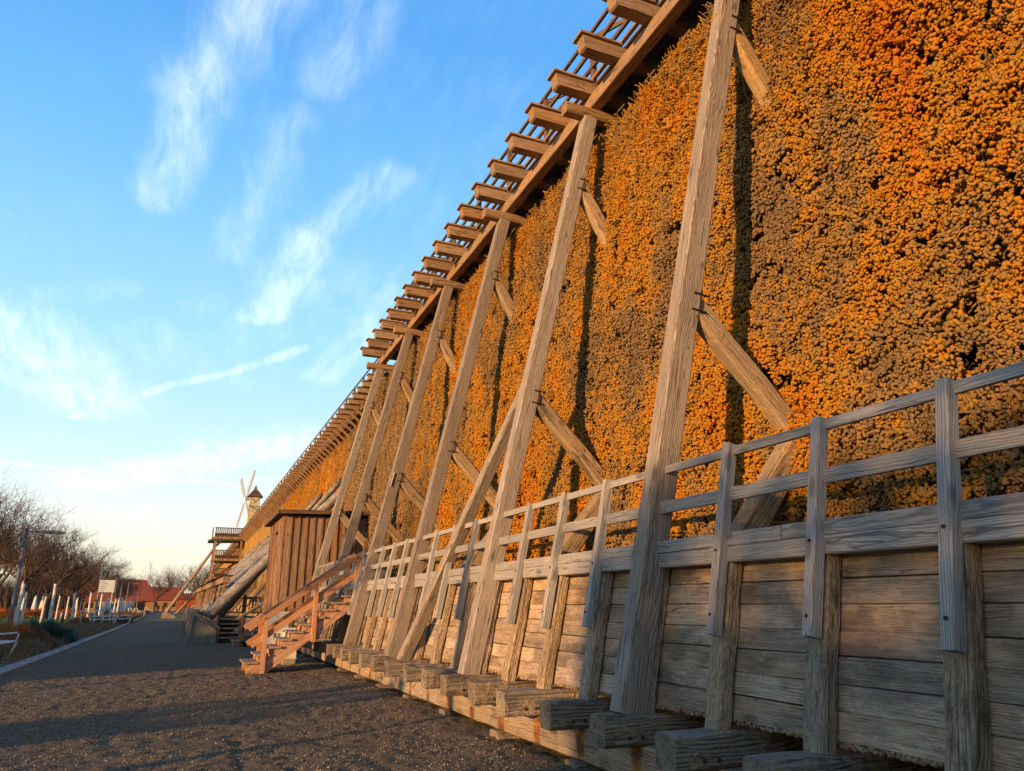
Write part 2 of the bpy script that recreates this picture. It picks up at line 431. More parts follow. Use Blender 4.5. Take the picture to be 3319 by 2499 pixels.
class MB:
    def __init__(self):
        self.v, self.f = [], []

    def add(self, vs, fs):
        n = len(self.v)
        self.v += [tuple(p) for p in vs]
        self.f += [tuple(i + n for i in f) for f in fs]
        return self

    def box(self, lo, hi):
        x0, y0, z0 = lo
        x1, y1, z1 = hi
        return self.add([(x0, y0, z0), (x1, y0, z0), (x1, y1, z0), (x0, y1, z0), (x0, y0, z1), (x1, y0, z1), (x1, y1, z1), (x0, y1, z1)],
                        [(0, 3, 2, 1), (4, 5, 6, 7), (0, 1, 5, 4), (1, 2, 6, 5), (2, 3, 7, 6), (3, 0, 4, 7)])

    def prism(self, poly, axis, a, b):
        """extrude a 2-D polygon along axis (0,1,2) from a to b; polygon gives the two other coordinates in order"""
        n = len(poly)
        def mk(p, t):
            q = list(p)
            q.insert(axis, t)
            return q
        vs = [mk(p, a) for p in poly] + [mk(p, b) for p in poly]
        fs = [tuple(range(n)), tuple(range(2 * n - 1, n - 1, -1))]
        fs += [(i, i + n, (i + 1) % n + n, (i + 1) % n) for i in range(n)]
        return self.add(vs, fs)

    def tube(self, pts, radii, sides=6, cap=True):
        pts = [Vector(p) for p in pts]
        n0 = len(self.v)
        prev = None
        for i, p in enumerate(pts):
            t = (pts[min(i + 1, len(pts) - 1)] - pts[max(i - 1, 0)])
            t = t.normalized() if t.length > 1e-9 else Vector((0, 0, 1))
            if prev is None:
                u = t.orthogonal().normalized()
            else:
                u = prev - t * prev.dot(t)
                u = u.normalized() if u.length > 1e-6 else t.orthogonal().normalized()
            prev = u
            w = t.cross(u)
            r = radii[i] if hasattr(radii, '__len__') else radii
            for k in range(sides):
                a = 2 * math.pi * k / sides
                self.v.append(tuple(p + u * (math.cos(a) * r) + w * (math.sin(a) * r)))
        for i in range(len(pts) - 1):
            for k in range(sides):
                a, b = n0 + i * sides + k, n0 + i * sides + (k + 1) % sides
                self.f.append((a, b, b + sides, a + sides))
        if cap:
            self.f.append(tuple(n0 + k for k in range(sides))[::-1])
            e = n0 + (len(pts) - 1) * sides
            self.f.append(tuple(e + k for k in range(sides)))
        return self

    def bar(self, a, b, w, d, side=(1, 0, 0)):
        M, L = frame(a, b, side)
        n = len(self.v)
        for z in (0, L):
            for x, y in ((-w / 2, -d / 2), (w / 2, -d / 2), (w / 2, d / 2), (-w / 2, d / 2)):
                self.v.append(tuple(M @ Vector((x, y, z))))
        self.f += [tuple(n + i for i in f) for f in ((0, 3, 2, 1), (4, 5, 6, 7), (0, 1, 5, 4), (1, 2, 6, 5), (2, 3, 7, 6), (3, 0, 4, 7))]
        return self

    def mesh(self, name, mat, smooth_=False):
        me = bpy.data.meshes.new(name)
        me.from_pydata(self.v, [], self.f)
        me.materials.append(MATS[mat])
        if smooth_:
            me.polygons.foreach_set('use_smooth', [True] * len(me.polygons))
        me.update()
        return me

    def build(self, name, mat, parent=None, M=None, smooth_=False):
        return put(name, self.mesh(name, mat, smooth_), parent, M)


def put(name, me, parent=None, M=None):
    o = bpy.data.objects.new(name, me)
    COL.objects.link(o)
    M = M or Matrix.Identity(4)
    if parent is not None:
        o.parent = parent
        o.matrix_basis = WORLD[parent.name].inverted() @ M
    else:
        o.matrix_basis = M
    WORLD[o.name] = M
    return o


def tag(o, label=None, cat=None, group=None, kind=None):
    for k, v in (('label', label), ('category', cat), ('group', group), ('kind', kind)):
        if v:
            o[k] = v
    return o


def thing(name, loc, label, cat, group=None, rz=0.0):
    o = bpy.data.objects.new(name, None)
    o.empty_display_size = 0.3
    COL.objects.link(o)
    M = Matrix.Translation(loc) @ Matrix.Rotation(rz, 4, 'Z')
    o.matrix_basis = M
    WORLD[o.name] = M
    return tag(o, label, cat, group)


def copy_tree(o, M, parent=None, label=None):
    """copy a thing with its parts; M is the new world matrix of the root"""
    def rec(src, par):
        c = src.copy()
        COL.objects.link(c)
        if par is not None:
            c.parent = par
        for ch in list(src.children):
            rec(ch, c)
        return c
    c = rec(o, None)
    c.matrix_basis = M
    if label:
        c['label'] = label
    return c


def frame(a, b, side):
    a, b = Vector(a), Vector(b)
    z = b - a
    L = z.length
    z.normalize()
    x = Vector(side) - z * z.dot(Vector(side))
    if x.length < 1e-6:
        x = z.orthogonal()
    x.normalize()
    y = z.cross(x)
    M = Matrix((x, y, z)).transposed().to_4x4()
    M.translation = a
    return M, L


TCACHE = {}


def timber(name, a, b, w, d, mat, parent, side=(1, 0, 0), ch=0.012, seg=1, jit=0.0, var=0):
    """a sawn beam with chamfered edges: w across `side`, d across the other way, grain along its length"""
    M, L = frame(a, b, side)
    key = (round(w, 3), round(d, 3), round(L, 3), mat, ch, seg, jit, var)
    me = TCACHE.get(key)
    if me is None:
        rr = random.Random(hash(key) & 0xffff)
        mb = MB()
        hw, hd = w / 2, d / 2
        prof = [(-hw + ch, -hd), (hw - ch, -hd), (hw, -hd + ch), (hw, hd - ch), (hw - ch, hd), (-hw + ch, hd), (-hw, hd - ch), (-hw, -hd + ch)]
        for i in range(seg + 1):
            z = L * i / seg
            ox, oy = (rr.uniform(-jit, jit), rr.uniform(-jit, jit))
            k = 1 + rr.uniform(-jit, jit) * 1.5
            mb.v += [(x * k + ox + rr.uniform(-jit, jit) * .3, y * k + oy + rr.uniform(-jit, jit) * .3, z) for x, y in prof]
        for i in range(seg):
            for k in range(8):
                p, q = i * 8 + k, i * 8 + (k + 1) % 8
                mb.f.append((p, q, q + 8, p + 8))
        mb.f.append(tuple(range(7, -1, -1)))
        mb.f.append(tuple(seg * 8 + k for k in range(8)))
        me = mb.mesh(name, mat)
        TCACHE[key] = me
    return put(name, me, parent, M)


def log(name, a, b, r0, r1, mat, parent, sides=12, seg=8, wob=0.012, var=0):
    M, L = frame(a, b, (1, 0, 0))
    rr = random.Random(var * 31 + int(L * 100))
    mb = MB()
    pts, rad = [], []
    for i in range(seg + 1):
        t = i / seg
        pts.append((rr.uniform(-wob, wob), rr.uniform(-wob, wob), L * t))
        rad.append(r0 + (r1 - r0) * t + rr.uniform(-wob, wob) * .4)
    mb.tube(pts, rad, sides)
    return mb.build(name, mat, parent, M, True)


def value_noise(x, y, seed, freq):
    rg = np.random.default_rng(seed)
    T = rg.random((256, 256))
    X, Y = x * freq, y * freq
    i, j = np.floor(X).astype(int), np.floor(Y).astype(int)
    fx, fy = X - i, Y - j
    fx, fy = fx * fx * (3 - 2 * fx), fy * fy * (3 - 2 * fy)
    g = lambda a, b: T[a % 256, b % 256]
    return (g(i, j) * (1 - fx) + g(i + 1, j) * fx) * (1 - fy) + (g(i, j + 1) * (1 - fx) + g(i + 1, j + 1) * fx) * fy


def np_mesh(name, V, Fc, mat, smooth_=True):
    me = bpy.data.meshes.new(name)
    V = np.asarray(V, np.float32)
    Fc = np.asarray(Fc, np.int32)
    k = Fc.shape[1]
    me.vertices.add(len(V))
    me.vertices.foreach_set('co', V.ravel())
    me.loops.add(Fc.size)
    me.loops.foreach_set('vertex_index', Fc.ravel())
    me.polygons.add(len(Fc))
    me.polygons.foreach_set('loop_start', np.arange(len(Fc), dtype=np.int32) * k)
    me.polygons.foreach_set('use_smooth', np.full(len(Fc), smooth_))
    me.materials.append(MATS[mat])
    me.update(calc_edges=True)
    return me


def ico(sub=1):
    bm = bmesh.new()
    bmesh.ops.create_icosphere(bm, subdivisions=sub, radius=1)
    v = [tuple(x.co) for x in bm.verts]
    f = [tuple(y.index for y in x.verts) for x in bm.faces]
    bm.free()
    return v, f


ICO_V, ICO_F = ico()
ICO2_V, ICO2_F = ico(2)

# ------------------------------------------------------------------ ground
def kerb_x(y):
    return -3.30 - 0.0 * y - max(0.0, y - 30) * 0.0065 - max(0.0, y - 55) * 0.0095


def make_ground():
    o = put('lawn', np_mesh('lawn', [(-2500, -600, -.05), (2500, -600, -.05), (2500, 4000, -.05), (-2500, 4000, -.05)], [(0, 1, 2, 3)], 'lawn', False))
    tag(o, kind='structure')
    xs = np.arange(-3.30, 3.75, 0.05)
    ys = np.arange(1.0, 34.0, 0.055)
    X, Y = np.meshgrid(xs, ys)
    Z = (value_noise(X, Y, 1, .7) - .5) * .03 + (value_noise(X, Y, 2, 3.1) - .5) * .010 + (value_noise(X, Y, 3, 7.3) - .5) * .024 + (value_noise(X, Y, 4, 15.) - .5) * .024
    Z += (np.random.default_rng(5).random(X.shape) - .5) * .018
    for cx, sl in ((-.55, .05), (.75, .06), (1.9, -.02)):      # faint wheel ruts along the path
        dd = X - (cx + sl * (Y - 8) + .12 * np.sin(Y * .5))
        Z -= .016 * np.exp(-(dd / .05) ** 2) * (value_noise(X, Y, 9, 1.3) > .42)
    Z *= np.clip((X + 3.30) / .35, .15, 1)
    Z -= .02
    Z += .035 * np.exp(-((X - 3.15) / .3) ** 2) * (value_noise(X, Y, 11, 1.7))   # gravel heaped at the sill
    Z = np.maximum(Z, -.044)
    global GROUND_Z
    GROUND_Z = lambda a_, b_: Z[min(max(int((b_ - 1.0) / .055 + .5), 0), Z.shape[0] - 1), min(max(int((a_ + 3.30) / .05 + .5), 0), Z.shape[1] - 1)]
    n, m = X.shape
    V = np.stack([X, Y, Z], -1).reshape(-1, 3)
    ii, jj = np.meshgrid(np.arange(n - 1), np.arange(m - 1), indexing='ij')
    a = ii * m + jj
    Fc = np.stack([a, a + 1, a + m + 1, a + m], -1).reshape(-1, 4)
    # far part of the path and the ground under the tower
    V2, F2 = [], []
    def quad(p):
        b = len(V) + len(V2)
        V2.extend(p)
        F2.append((b, b + 1, b + 2, b + 3))
    yy = 33.9
    while yy < 420:
        y2 = yy + (4 if yy < 120 else 20)
        quad([(kerb_x(yy), yy, -.03), (9, yy, -.03), (9, y2, -.03), (kerb_x(y2), y2, -.03)])
        yy = y2
    quad([(3.7, -12, -.035), (14, -12, -.035), (14, 33.95, -.035), (3.7, 33.95, -.035)])
    quad([(-3.3, -12, -.03), (3.7, -12, -.03), (3.7, 1.0, -.03), (-3.3, 1.0, -.03)])
    o = put('gravel_path', np_mesh('gravel_path', np.vstack([V, np.array(V2)]), np.vstack([Fc, np.array(F2)]), 'gravel'))
    tag(o, kind='structure')
    # paved strip with the seats, left of the kerb
    mb = MB()
    for (y0, y1) in ((16, 23.2), (61.5, 66.5), (118, 134)):
        n_ = 6
        for i in range(n_):
            a_, b_ = y0 + (y1 - y0) * i / n_, y0 + (y1 - y0) * (i + 1) / n_
            mb.add([(kerb_x(a_) - 2.6, a_, .0), (kerb_x(a_) - .4, a_, .0), (kerb_x(b_) - .4, b_, .0), (kerb_x(b_) - 2.6, b_, .0)], [(0, 1, 2, 3)])
    tag(mb.build('seat_pavement', 'gravel'), kind='structure')
    # kerb of two rows of stones
    kb = thing('kerb', (-3.4, 30, 0), None, None)
    kb['kind'] = 'structure'
    base = {}
    rr = random.Random(3)
    for row, (w, off) in enumerate(((0.16, 0.09), (0.16, 0.262))):
        y = 11.0 + row * .4
        while y < 92:
            L = 1.0
            key = row
            if key not in base:
                mb = MB()
                c = .012
                mb.prism([(-w / 2, -.1), (w / 2, -.1), (w / 2, .045 - c), (w / 2 - c, .045), (-w / 2 + c, .045), (-w / 2, .045 - c)], 1, 0.006, L - .006)
                base[key] = mb.mesh('kerb_stone', 'kerb_stone')
            xm = kerb_x(y + .5) - off
            ang = math.atan2(kerb_x(y + 1) - kerb_x(y), 1)
            put('kerb_stone', base[key], kb, Matrix.Translation((xm, y, rr.uniform(-.006, .006))) @ Matrix.Rotation(-ang + rr.uniform(-.004, .004), 4, 'Z'))
            y += L
    mb = MB()
    y = 92.6
    while y < 300:
        for off in (.09, .262):
            mb.add([(kerb_x(y) - off - .08, y, .04), (kerb_x(y) - off + .08, y, .04), (kerb_x(y + 6) - off + .08, y + 5.95, .04), (kerb_x(y + 6) - off - .08, y + 5.95, .04)], [(0, 1, 2, 3)])
        y += 6
    tag(mb.build('far_kerb', 'kerb_stone', kb), kind='stuff')


make_ground()

# ------------------------------------------------------------------ the near wing of the graduation tower
SP = 0.94                                       # joist spacing
LEAN = 0.2305                                   # lean of the posts, metres of X per metre of height
JZ0, JZ1 = 0.335, 0.57
JY = [5.415 + SP * k for k in range(-6, 21)]    # near faces of the joists, to Y = 24.2
POST_K = {k for k in range(len(JY)) if (k - 6) % 4 == 0}


def wall_x(z):
    return 5.43 + 0.066 * (z - 3.2)


tower = thing('graduation_tower', (5.0, 12.0, 0), 'tall near wing of the timber graduation tower filled with orange blackthorn brushwood', 'graduation tower')


def near_wing():
    T = tower
    # sill in lengths of four bays, on blocks
    y = JY[0] - .5 * SP + .12
    rr = random.Random(2)
    while y < 25.2:
        y2 = min(y + 4 * SP, 25.6)
        timber('sill_beam', (3.58, y + .003, .195 + rr.uniform(-.004, .004)), (3.58, y2 - .003, .195), .23, .282, 'sill_wood', T, ch=.014, seg=10, jit=.004, var=int(y))
        y = y2
    for i in range(13):
        yy = .9 + i * 1.88
        timber('sill_block', (3.40, yy, -.015), (3.86, yy, -.015), .13, .26, 'joist_wood', T, side=(0, 0, 1), ch=.02, var=i)
    # joists
    for k, y in enumerate(JY):
        x0 = 3.08 + rr.uniform(-.035, .035)
        jb = timber('joist', (x0, y + .12, (JZ0 + JZ1) / 2), (5.2, y + .12, (JZ0 + JZ1) / 2), .235, .24, 'joist_wood', T, side=(0, 0, 1), ch=rr.choice((.012, .02, .03)), seg=8, jit=.006, var=k)
        if y < 14:
            for q in (.22, .34):
                MB().tube([(x0 + q, y - .012, JZ0 + .07), (x0 + q, y + .01, JZ0 + .07)], .016, 8).build('bolt', 'rusty_iron', jb)
    # studs, rail posts
    for k, y in enumerate(JY):
        if y > 24.5:
            continue
        z0, z1 = JZ1 - .01, 1.712
        xa = 3.565 + .208 * (z0 - .565)
        timber('stud', (xa, y + .15, z0), (xa + .208 * (z1 - z0), y + .15, z1), .12, .165, 'stud_wood', T, ch=.014, seg=7, jit=.007, var=k)
        if k not in POST_K:
            z0, z1 = 1.19 + rr.uniform(-.03, .03), 2.62 + rr.uniform(-.01, .01)
            xa = 3.563 + .206 * (z0 - 1.2)
            rp = timber('rail_post', (xa, y + .105, z0), (xa + .206 * (z1 - z0), y + .105, z1), .092, .08, 'rail_wood', T, ch=.006, seg=4, jit=.0015, var=k)
            if y < 16:
                for zb in (1.34, 1.80):
                    xb = xa + .206 * (zb - z0) - .046
                    MB().tube([(xb - .010, y + .105, zb), (xb + .006, y + .105, zb)], .011, 8).build('bolt', 'rusty_iron', rp)
    # horizontal members of the railing, in lengths between every second joist
    for k in range(0, len(JY) - 1, 2):
        ya, yb = JY[k] + .14 + .002, (JY[min(k + 2, len(JY) - 1)] + .14) - .002
        if yb > 24.6:
            break
        e = rr.uniform(-.004, .004)
        timber('top_rail', (3.865, ya, 2.572 + e), (3.865, yb, 2.572 + e), .04, .07, 'rail_wood', T, ch=.004, var=k)
        timber('middle_rail', (3.80, ya, 2.222 - e), (3.80, yb, 2.222 - e), .04, .10, 'rail_wood', T, ch=.004, var=k)
        timber('ledge_beam', (3.82, ya, 1.771 + e * .5), (3.82, yb, 1.771 + e * .5), .2, .116, 'rail_wood', T, ch=.008, seg=4, jit=.002, var=k)
        timber('upper_ledge_beam', (3.822 + e, ya + .3, 1.882), (3.822 + e, yb + .3 if yb < 24 else yb, 1.882), .196, .102, 'rail_wood', T, ch=.008, seg=4, jit=.002, var=k)
    # planking behind the studs
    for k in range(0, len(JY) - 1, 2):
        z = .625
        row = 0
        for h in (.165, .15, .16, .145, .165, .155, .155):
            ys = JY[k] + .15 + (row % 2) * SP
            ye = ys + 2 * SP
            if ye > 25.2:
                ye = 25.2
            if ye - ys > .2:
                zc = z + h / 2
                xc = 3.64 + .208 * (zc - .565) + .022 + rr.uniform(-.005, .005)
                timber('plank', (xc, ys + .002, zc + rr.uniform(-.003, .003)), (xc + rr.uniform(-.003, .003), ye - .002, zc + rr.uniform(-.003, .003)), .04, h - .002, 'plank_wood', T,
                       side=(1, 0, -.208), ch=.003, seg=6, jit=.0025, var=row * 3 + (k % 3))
            z += h
            row += 1
    # lumpy salt crust along the lower edge of the planking
    mb = MB()
    y = .6
    while y < 15:
        r = rr.uniform(.008, .022) * (1 + .6 * math.sin(y * 3.1) * math.sin(y * .9))
        c = Vector((3.665 + rr.uniform(-.012, .012), y, .628 - rr.uniform(0, .02)))
        mb.add([c + Vector((p[0] * r * .8, p[1] * r * 1.3, p[2] * r * rr.uniform(.7, 1.3))) for p in ICO_V], ICO_F)
        y += r * 1.1
    tag(mb.build('salt_crust', 'stud_wood', T), kind='stuff')
    # tall leaning posts with their cross beams and braces
    for k in sorted(POST_K):
        y = JY[k] + .045
        if y < -2:
            continue
        z0, z1 = JZ1 - .012, 9.345
        xa = 3.29 + .12
        P = timber('post', (xa, y + .095, z0), (xa + LEAN * (z1 - z0), y + .095, z1), .245, .19, 'post_wood', T, ch=.013, seg=10, jit=.0025, var=k)
        timber('cross_beam', (4.97, y + .095, 9.43), (7.2, y + .095, 9.43), .2, .21, 'gallery_wood', T, side=(0, 0, 1), ch=.03, seg=4, jit=.003, var=k)
        px = lambda z: xa + LEAN * (z - z0)
        b1 = timber('brace', (px(4.25) - .02, y + .10, 4.40), (wall_x(3.1) + .1, y + .095, 3.08), .24, .17, 'brace_wood', T, ch=.035, seg=6, jit=.006, var=k)
        b2 = timber('brace', (px(7.95) - .01, y + .10, 8.17), (wall_x(6.95) + .14, y + .095, 6.95), .24, .17, 'brace_wood', T, ch=.035, seg=6, jit=.006, var=k + 40)
        timber('foot_brace', (wall_x(2.9) + .12, y + .095, 2.97), (4.35, y + .095, 1.55), .27, .2, 'brace_wood', T, ch=.03, seg=5, jit=.012, var=k)
        for bb, (zc, dxx) in ((b1, (4.25, .10)), (b2, (7.95, .10))):
            c = MB()
            for dz_ in (.13, -.05):
                x_ = px(zc + dz_) + dxx
                c.bar((x_ - .07, y - .008, zc + dz_), (x_ + .10, y - .008, zc + dz_ - .02), .016, .016)
            c.bar((px(zc) + dxx, y - .012, zc - .08), (px(zc) + dxx + .05, y - .012, zc + .17), .012, .012)
            c.build('iron_clamp', 'iron', bb)
    # single raking strut lengthwise at the second post
    timber('raking_strut', (3.36, 12.24, JZ1 - .01), (4.40, 9.28, 4.80), .19, .14, 'post_wood', T, ch=.02, seg=10, jit=.005)
    # small enamel plate on the fourth post
    zq = 4.22
    yq = 5.415 + 12 * SP + .045
    xq = 3.41 + LEAN * (zq - .565)
    Mq = frame((xq - .132, yq + .07, zq - .17), (xq - .132 + LEAN * .34, yq + .07, zq + .17), (0, 1, 0))[0]
    pl = MB().box((-.11, -.012, 0), (.11, .0, .34)).build('notice_plate', 'plate', T, Mq)
    c = MB()
    for i, wd in enumerate((.10, .13, .07)):
        c.box((-wd / 2, .0, .24 - i * .075), (wd / 2, .002, .265 - i * .075))
    c.build('lettering', 'sign_ink', pl, Mq)

    # gallery: purlins, joists that stick out with cover boards, deck, railing
    ya, yb = 1.0, 25.0
    y = ya
    i = 0
    while y < yb:
        y2 = min(y + 3.76, yb)
        timber('purlin', (5.53, y + .002, 9.65), (5.53, y2 - .002, 9.65), .2, .235, 'gallery_wood', T, ch=.012, seg=6, jit=.003, var=i)
        timber('inner_purlin', (6.15, y + .002, 9.65), (6.15, y2 - .002, 9.65), .2, .235, 'dark_wood', T, ch=.012, var=i)
        timber('fascia_board', (5.60, y + .002, 9.915), (5.60, y2 - .002, 9.915), .03, .2, 'grey_board', T, ch=.004, var=i)
        timber('curb_rail', (5.50, y + .002, 10.115), (5.50, y2 - .002, 10.115), .07, .05, 'gallery_wood', T, ch=.004, var=i)
        y, i = y2, i + 1
    ycs = [14.0 + SP * k for k in range(-13, 12)]
    brk = {}
    for k, y in enumerate(ycs):
        v = k % 4
        if v not in brk:
            # tapered nose: the end is cut back towards the bottom
            mb = MB().prism([(0.03, .23), (2.6, .23), (2.6, 0), (0.095, 0), (0.06, .02)], 1, -.105, .105)
            brk[v] = mb.mesh('bracket_beam', 'gallery_wood')
            # grain along the beam: swap axes so that local Z runs along it
            for vt in brk[v].vertices:
                x_, y_, z_ = vt.co
                vt.co = (z_, y_, x_)
            brk[v].flip_normals()
        MX = Matrix(((0, 0, 1), (0, 1, 0), (1, 0, 0))).to_4x4()
        B = put('bracket_beam', brk[v], T, Matrix.Translation((4.74, y, 9.775)) @ MX)
        timber('cover_board', (4.715, y, 10.03), (5.46, y, 10.03), .04, .3, 'gallery_wood', B, side=(0, 0, 1), ch=.004, var=k % 5)
    for k, y in enumerate(ycs):
        if k % 2 == 0:
            timber('gallery_post', (5.56, y, 10.0), (5.56, y, 11.12), .09, .09, 'dark_wood', T, ch=.006)
            if k + 2 < len(ycs):
                timber('gallery_brace', (5.56, y + .05, 10.2), (5.56, y + 1.75, 11.0), .045, .08, 'dark_wood', T, ch=.004)
    y = ya
    while y < yb:
        y2 = min(y + 3.76, yb)
        for z_, h_ in ((11.14, .07), (10.78, .08), (10.42, .08)):
            timber('gallery_rail', (5.52, y + .002, z_), (5.52, y2 - .002, z_), .05, h_, 'dark_wood', T, ch=.005)
        y = y2
    for i in range(5):
        timber('deck_board', (5.66 + i * .27, ya, 10.03), (5.66 + i * .27, yb, 10.03), .255, .045, 'dark_wood', T, ch=.004, var=i)
    # closing walls: core behind the brushwood, coloured dark as shade in its pits, basin floor behind the planks
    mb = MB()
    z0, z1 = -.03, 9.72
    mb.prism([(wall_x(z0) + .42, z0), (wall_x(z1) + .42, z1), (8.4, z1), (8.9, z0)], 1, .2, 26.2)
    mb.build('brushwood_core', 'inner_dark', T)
    mb = MB().box((3.95, -.2, .6), (5.5, 25.0, .8))
    mb.build('basin_floor', 'joist_wood', T)


near_wing()

# ------------------------------------------------------------------ brushwood (instanced encrusted twigs)
protos = bpy.data.collections.new('twig_prototypes')


def proto(i, kind):
    rr = random.Random(100 + i)
    mb = MB()
    if kind == 'knob':                          # bunch of salt-crusted lumps, +Z away from the wall
        for k in range(20):
            a, r = rr.uniform(0, 6.28), .075 * math.sqrt(rr.random())
            c = Vector((math.cos(a) * r, math.sin(a) * r, rr.uniform(.0, .075) * (1.25 - r / .09)))
            sz = rr.uniform(.009, .0165)
            ax = Vector((rr.uniform(-1, 1), rr.uniform(-1, 1), rr.uniform(-.6, .6))).normalized()
            el = rr.uniform(1.0, 1.9)
            o3 = Vector((rr.uniform(0, 50), rr.uniform(0, 50), rr.uniform(0, 50)))
            vv = []
            for p in ICO2_V:
                p = Vector(p)
                q = p + ax * (p.dot(ax) * (el - 1))
                vv.append(c + q * sz * (1 + .6 * mnoise.noise(p * 2.3 + o3)))
            mb.add(vv, ICO2_F)
    else:                                       # knobbly twigs
        for k in range(12):
            a = rr.uniform(0, 6.28)
            p = Vector((rr.uniform(-.06, .06), rr.uniform(-.06, .06), -.02))
            d = Vector((math.cos(a), math.sin(a), rr.uniform(.15, .8))).normalized()
            L = rr.uniform(.08, .17)
            pts, rad = [], []
            n = 6
            for j in range(n):
                t = j / (n - 1)
                q = p + d * (L * t) + Vector((rr.uniform(-.01, .01), rr.uniform(-.01, .01), rr.uniform(-.008, .012)))
                pts.append(q)
                rad.append(rr.uniform(.0055, .010) * (1 - .3 * t))
            mb.tube(pts, rad, 5)
    me = mb.mesh('twig', 'thorn', True)
    o = bpy.data.objects.new('twig_%s_%d' % (kind, i), me)
    protos.objects.link(o)


for i in range(5):
    proto(i, 'knob')
for i in range(5):
    proto(i + 5, 'twig')


def scatter(name, P, ROT, SCL, IDX, parent, coll=None, mat='thorn'):
    me = bpy.data.meshes.new(name)
    me.vertices.add(len(P))
    me.vertices.foreach_set('co', np.asarray(P, np.float32).ravel())
    for nm, tp, arr in (('rot', 'FLOAT_VECTOR', ROT), ('scl', 'FLOAT', SCL), ('pick', 'INT', IDX)):
        at = me.attributes.new(nm, tp, 'POINT')
        at.data.foreach_set('vector' if tp == 'FLOAT_VECTOR' else 'value', np.asarray(arr, np.float32 if tp != 'INT' else np.int32).ravel())
    me.materials.append(MATS[mat])
    o = put(name, me, parent)
    ng = bpy.data.node_groups.new(name, 'GeometryNodeTree')
    ng.interface.new_socket('Geometry', in_out='INPUT', socket_type='NodeSocketGeometry')
    ng.interface.new_socket('Geometry', in_out='OUTPUT', socket_type='NodeSocketGeometry')
    gi, go = ng.nodes.new('NodeGroupInput'), ng.nodes.new('NodeGroupOutput')
    ci = ng.nodes.new('GeometryNodeCollectionInfo')
    ci.inputs['Collection'].default_value = coll or protos
    ci.inputs['Separate Children'].default_value = True
    ci.inputs['Reset Children'].default_value = True
    ip = ng.nodes.new('GeometryNodeInstanceOnPoints')
    ip.inputs['Pick Instance'].default_value = True
    def attr(nm, tp):
        n = ng.nodes.new('GeometryNodeInputNamedAttribute')
        n.data_type = tp
        n.inputs[0].default_value = nm
        return n.outputs[0]
    ng.links.new(gi.outputs[0], ip.inputs['Points'])
    ng.links.new(ci.outputs[0], ip.inputs['Instance'])
    ng.links.new(attr('pick', 'INT'), ip.inputs['Instance Index'])
    ng.links.new(attr('rot', 'FLOAT_VECTOR'), ip.inputs['Rotation'])
    ng.links.new(attr('scl', 'FLOAT'), ip.inputs['Scale'])
    ng.links.new(ip.outputs[0], go.inputs[0])
    md = o.modifiers.new('twigs', 'NODES')
    md.node_group = ng
    tag(o, kind='stuff')
    return o


def brush_points(y0, y1, z0, z1, step, xf, seed):
    rg = np.random.default_rng(seed)
    ny, nz = int((y1 - y0) / step), int((z1 - z0) / step)
    Y, Z = np.meshgrid(y0 + (np.arange(ny) + .5) * step, z0 + (np.arange(nz) + .5) * step)
    Y = Y.ravel() + rg.uniform(-.5, .5, Y.size) * step
    Z = Z.ravel() + rg.uniform(-.5, .5, Z.size) * step
    pit = value_noise(Y + 50, Z, seed + 1, 5.0) * .5 + value_noise(Y, Z + 90, seed + 2, 9.0) * .5
    depth = value_noise(Y + 20, Z + 10, seed + 3, 1.1) * .09 + value_noise(Y, Z, seed + 4, 4.0) * .07 + value_noise(Y, Z, seed + 8, .35) * .07
    dark = (value_noise(Y * 1.0, Z * .12, seed + 5, 1.4) > .77)
    keep = (pit > .30) & ~(dark & (rg.random(Y.size) < .2))
    Y, Z, depth = Y[keep], Z[keep], depth[keep]
    X = xf(Z) + .10 - depth
    n = len(Y)
    topness = np.clip((Z - (z1 - 2.6)) / 2.6, 0, 1)
    tw = rg.random(n) < (.05 + .9 * topness)
    idx = np.where(tw, rg.integers(5, 10, n), rg.integers(0, 5, n))
    # local +Z points to -X (out of the wall): rotate about Y by -90 deg, spin at random about the out direction
    rot = np.stack([rg.uniform(-.45, .45, n), np.full(n, -math.pi / 2) + rg.uniform(-.5, .5, n), rg.uniform(0, 6.28, n)], -1)
    rotm = []
    for a, b, c in rot:
        e = (Euler((0, b, 0)).to_matrix() @ Euler((a, 0, c)).to_matrix()).to_euler()
        rotm.append((e.x, e.y, e.z))
    scl = rg.uniform(.8, 1.3, n) * step / .092
    return np.stack([X, Y, Z], -1), np.array(rotm), scl, idx


wx = lambda z: 5.43 + 0.066 * (z - 3.2)
def gravel_stones():
    coll = bpy.data.collections.new('stone_prototypes')
    rr = random.Random(77)
    for i in range(5):
        mb = MB()
        mb.add([Vector(p) * rr.uniform(.7, 1.25) for p in ICO_V], ICO_F)
        o = bpy.data.objects.new('stone_%d' % i, mb.mesh('stone', 'stone_grain'))
        coll.objects.link(o)
    rg = np.random.default_rng(78)
    n = 120000
    y = 3.0 + 21.0 * rg.random(n) ** 1.25
    x = rg.uniform(-3.2, 3.35, n)
    patch = value_noise(x, y, 79, 2.2) * .6 + value_noise(x, y, 80, 6.0) * .4
    k = rg.random(n) < np.clip((patch - .25) * 2.4, .12, 1)
    x, y = x[k], y[k]
    n = len(x)
    sz = .0035 + .006 * rg.random(n) ** 2.5
    z = np.array([GROUND_Z(a_, b_) for a_, b_ in zip(x, y)]) + sz * .25
    rot = rg.uniform(0, 6.28, (n, 3))
    o = scatter('loose_gravel', np.stack([x, y, z], -1), rot, sz, rg.integers(0, 5, n), None, coll, 'stone_grain')
    tag(o, 'loose small stones covering the dark gravel of the path', 'gravel', kind='stuff')


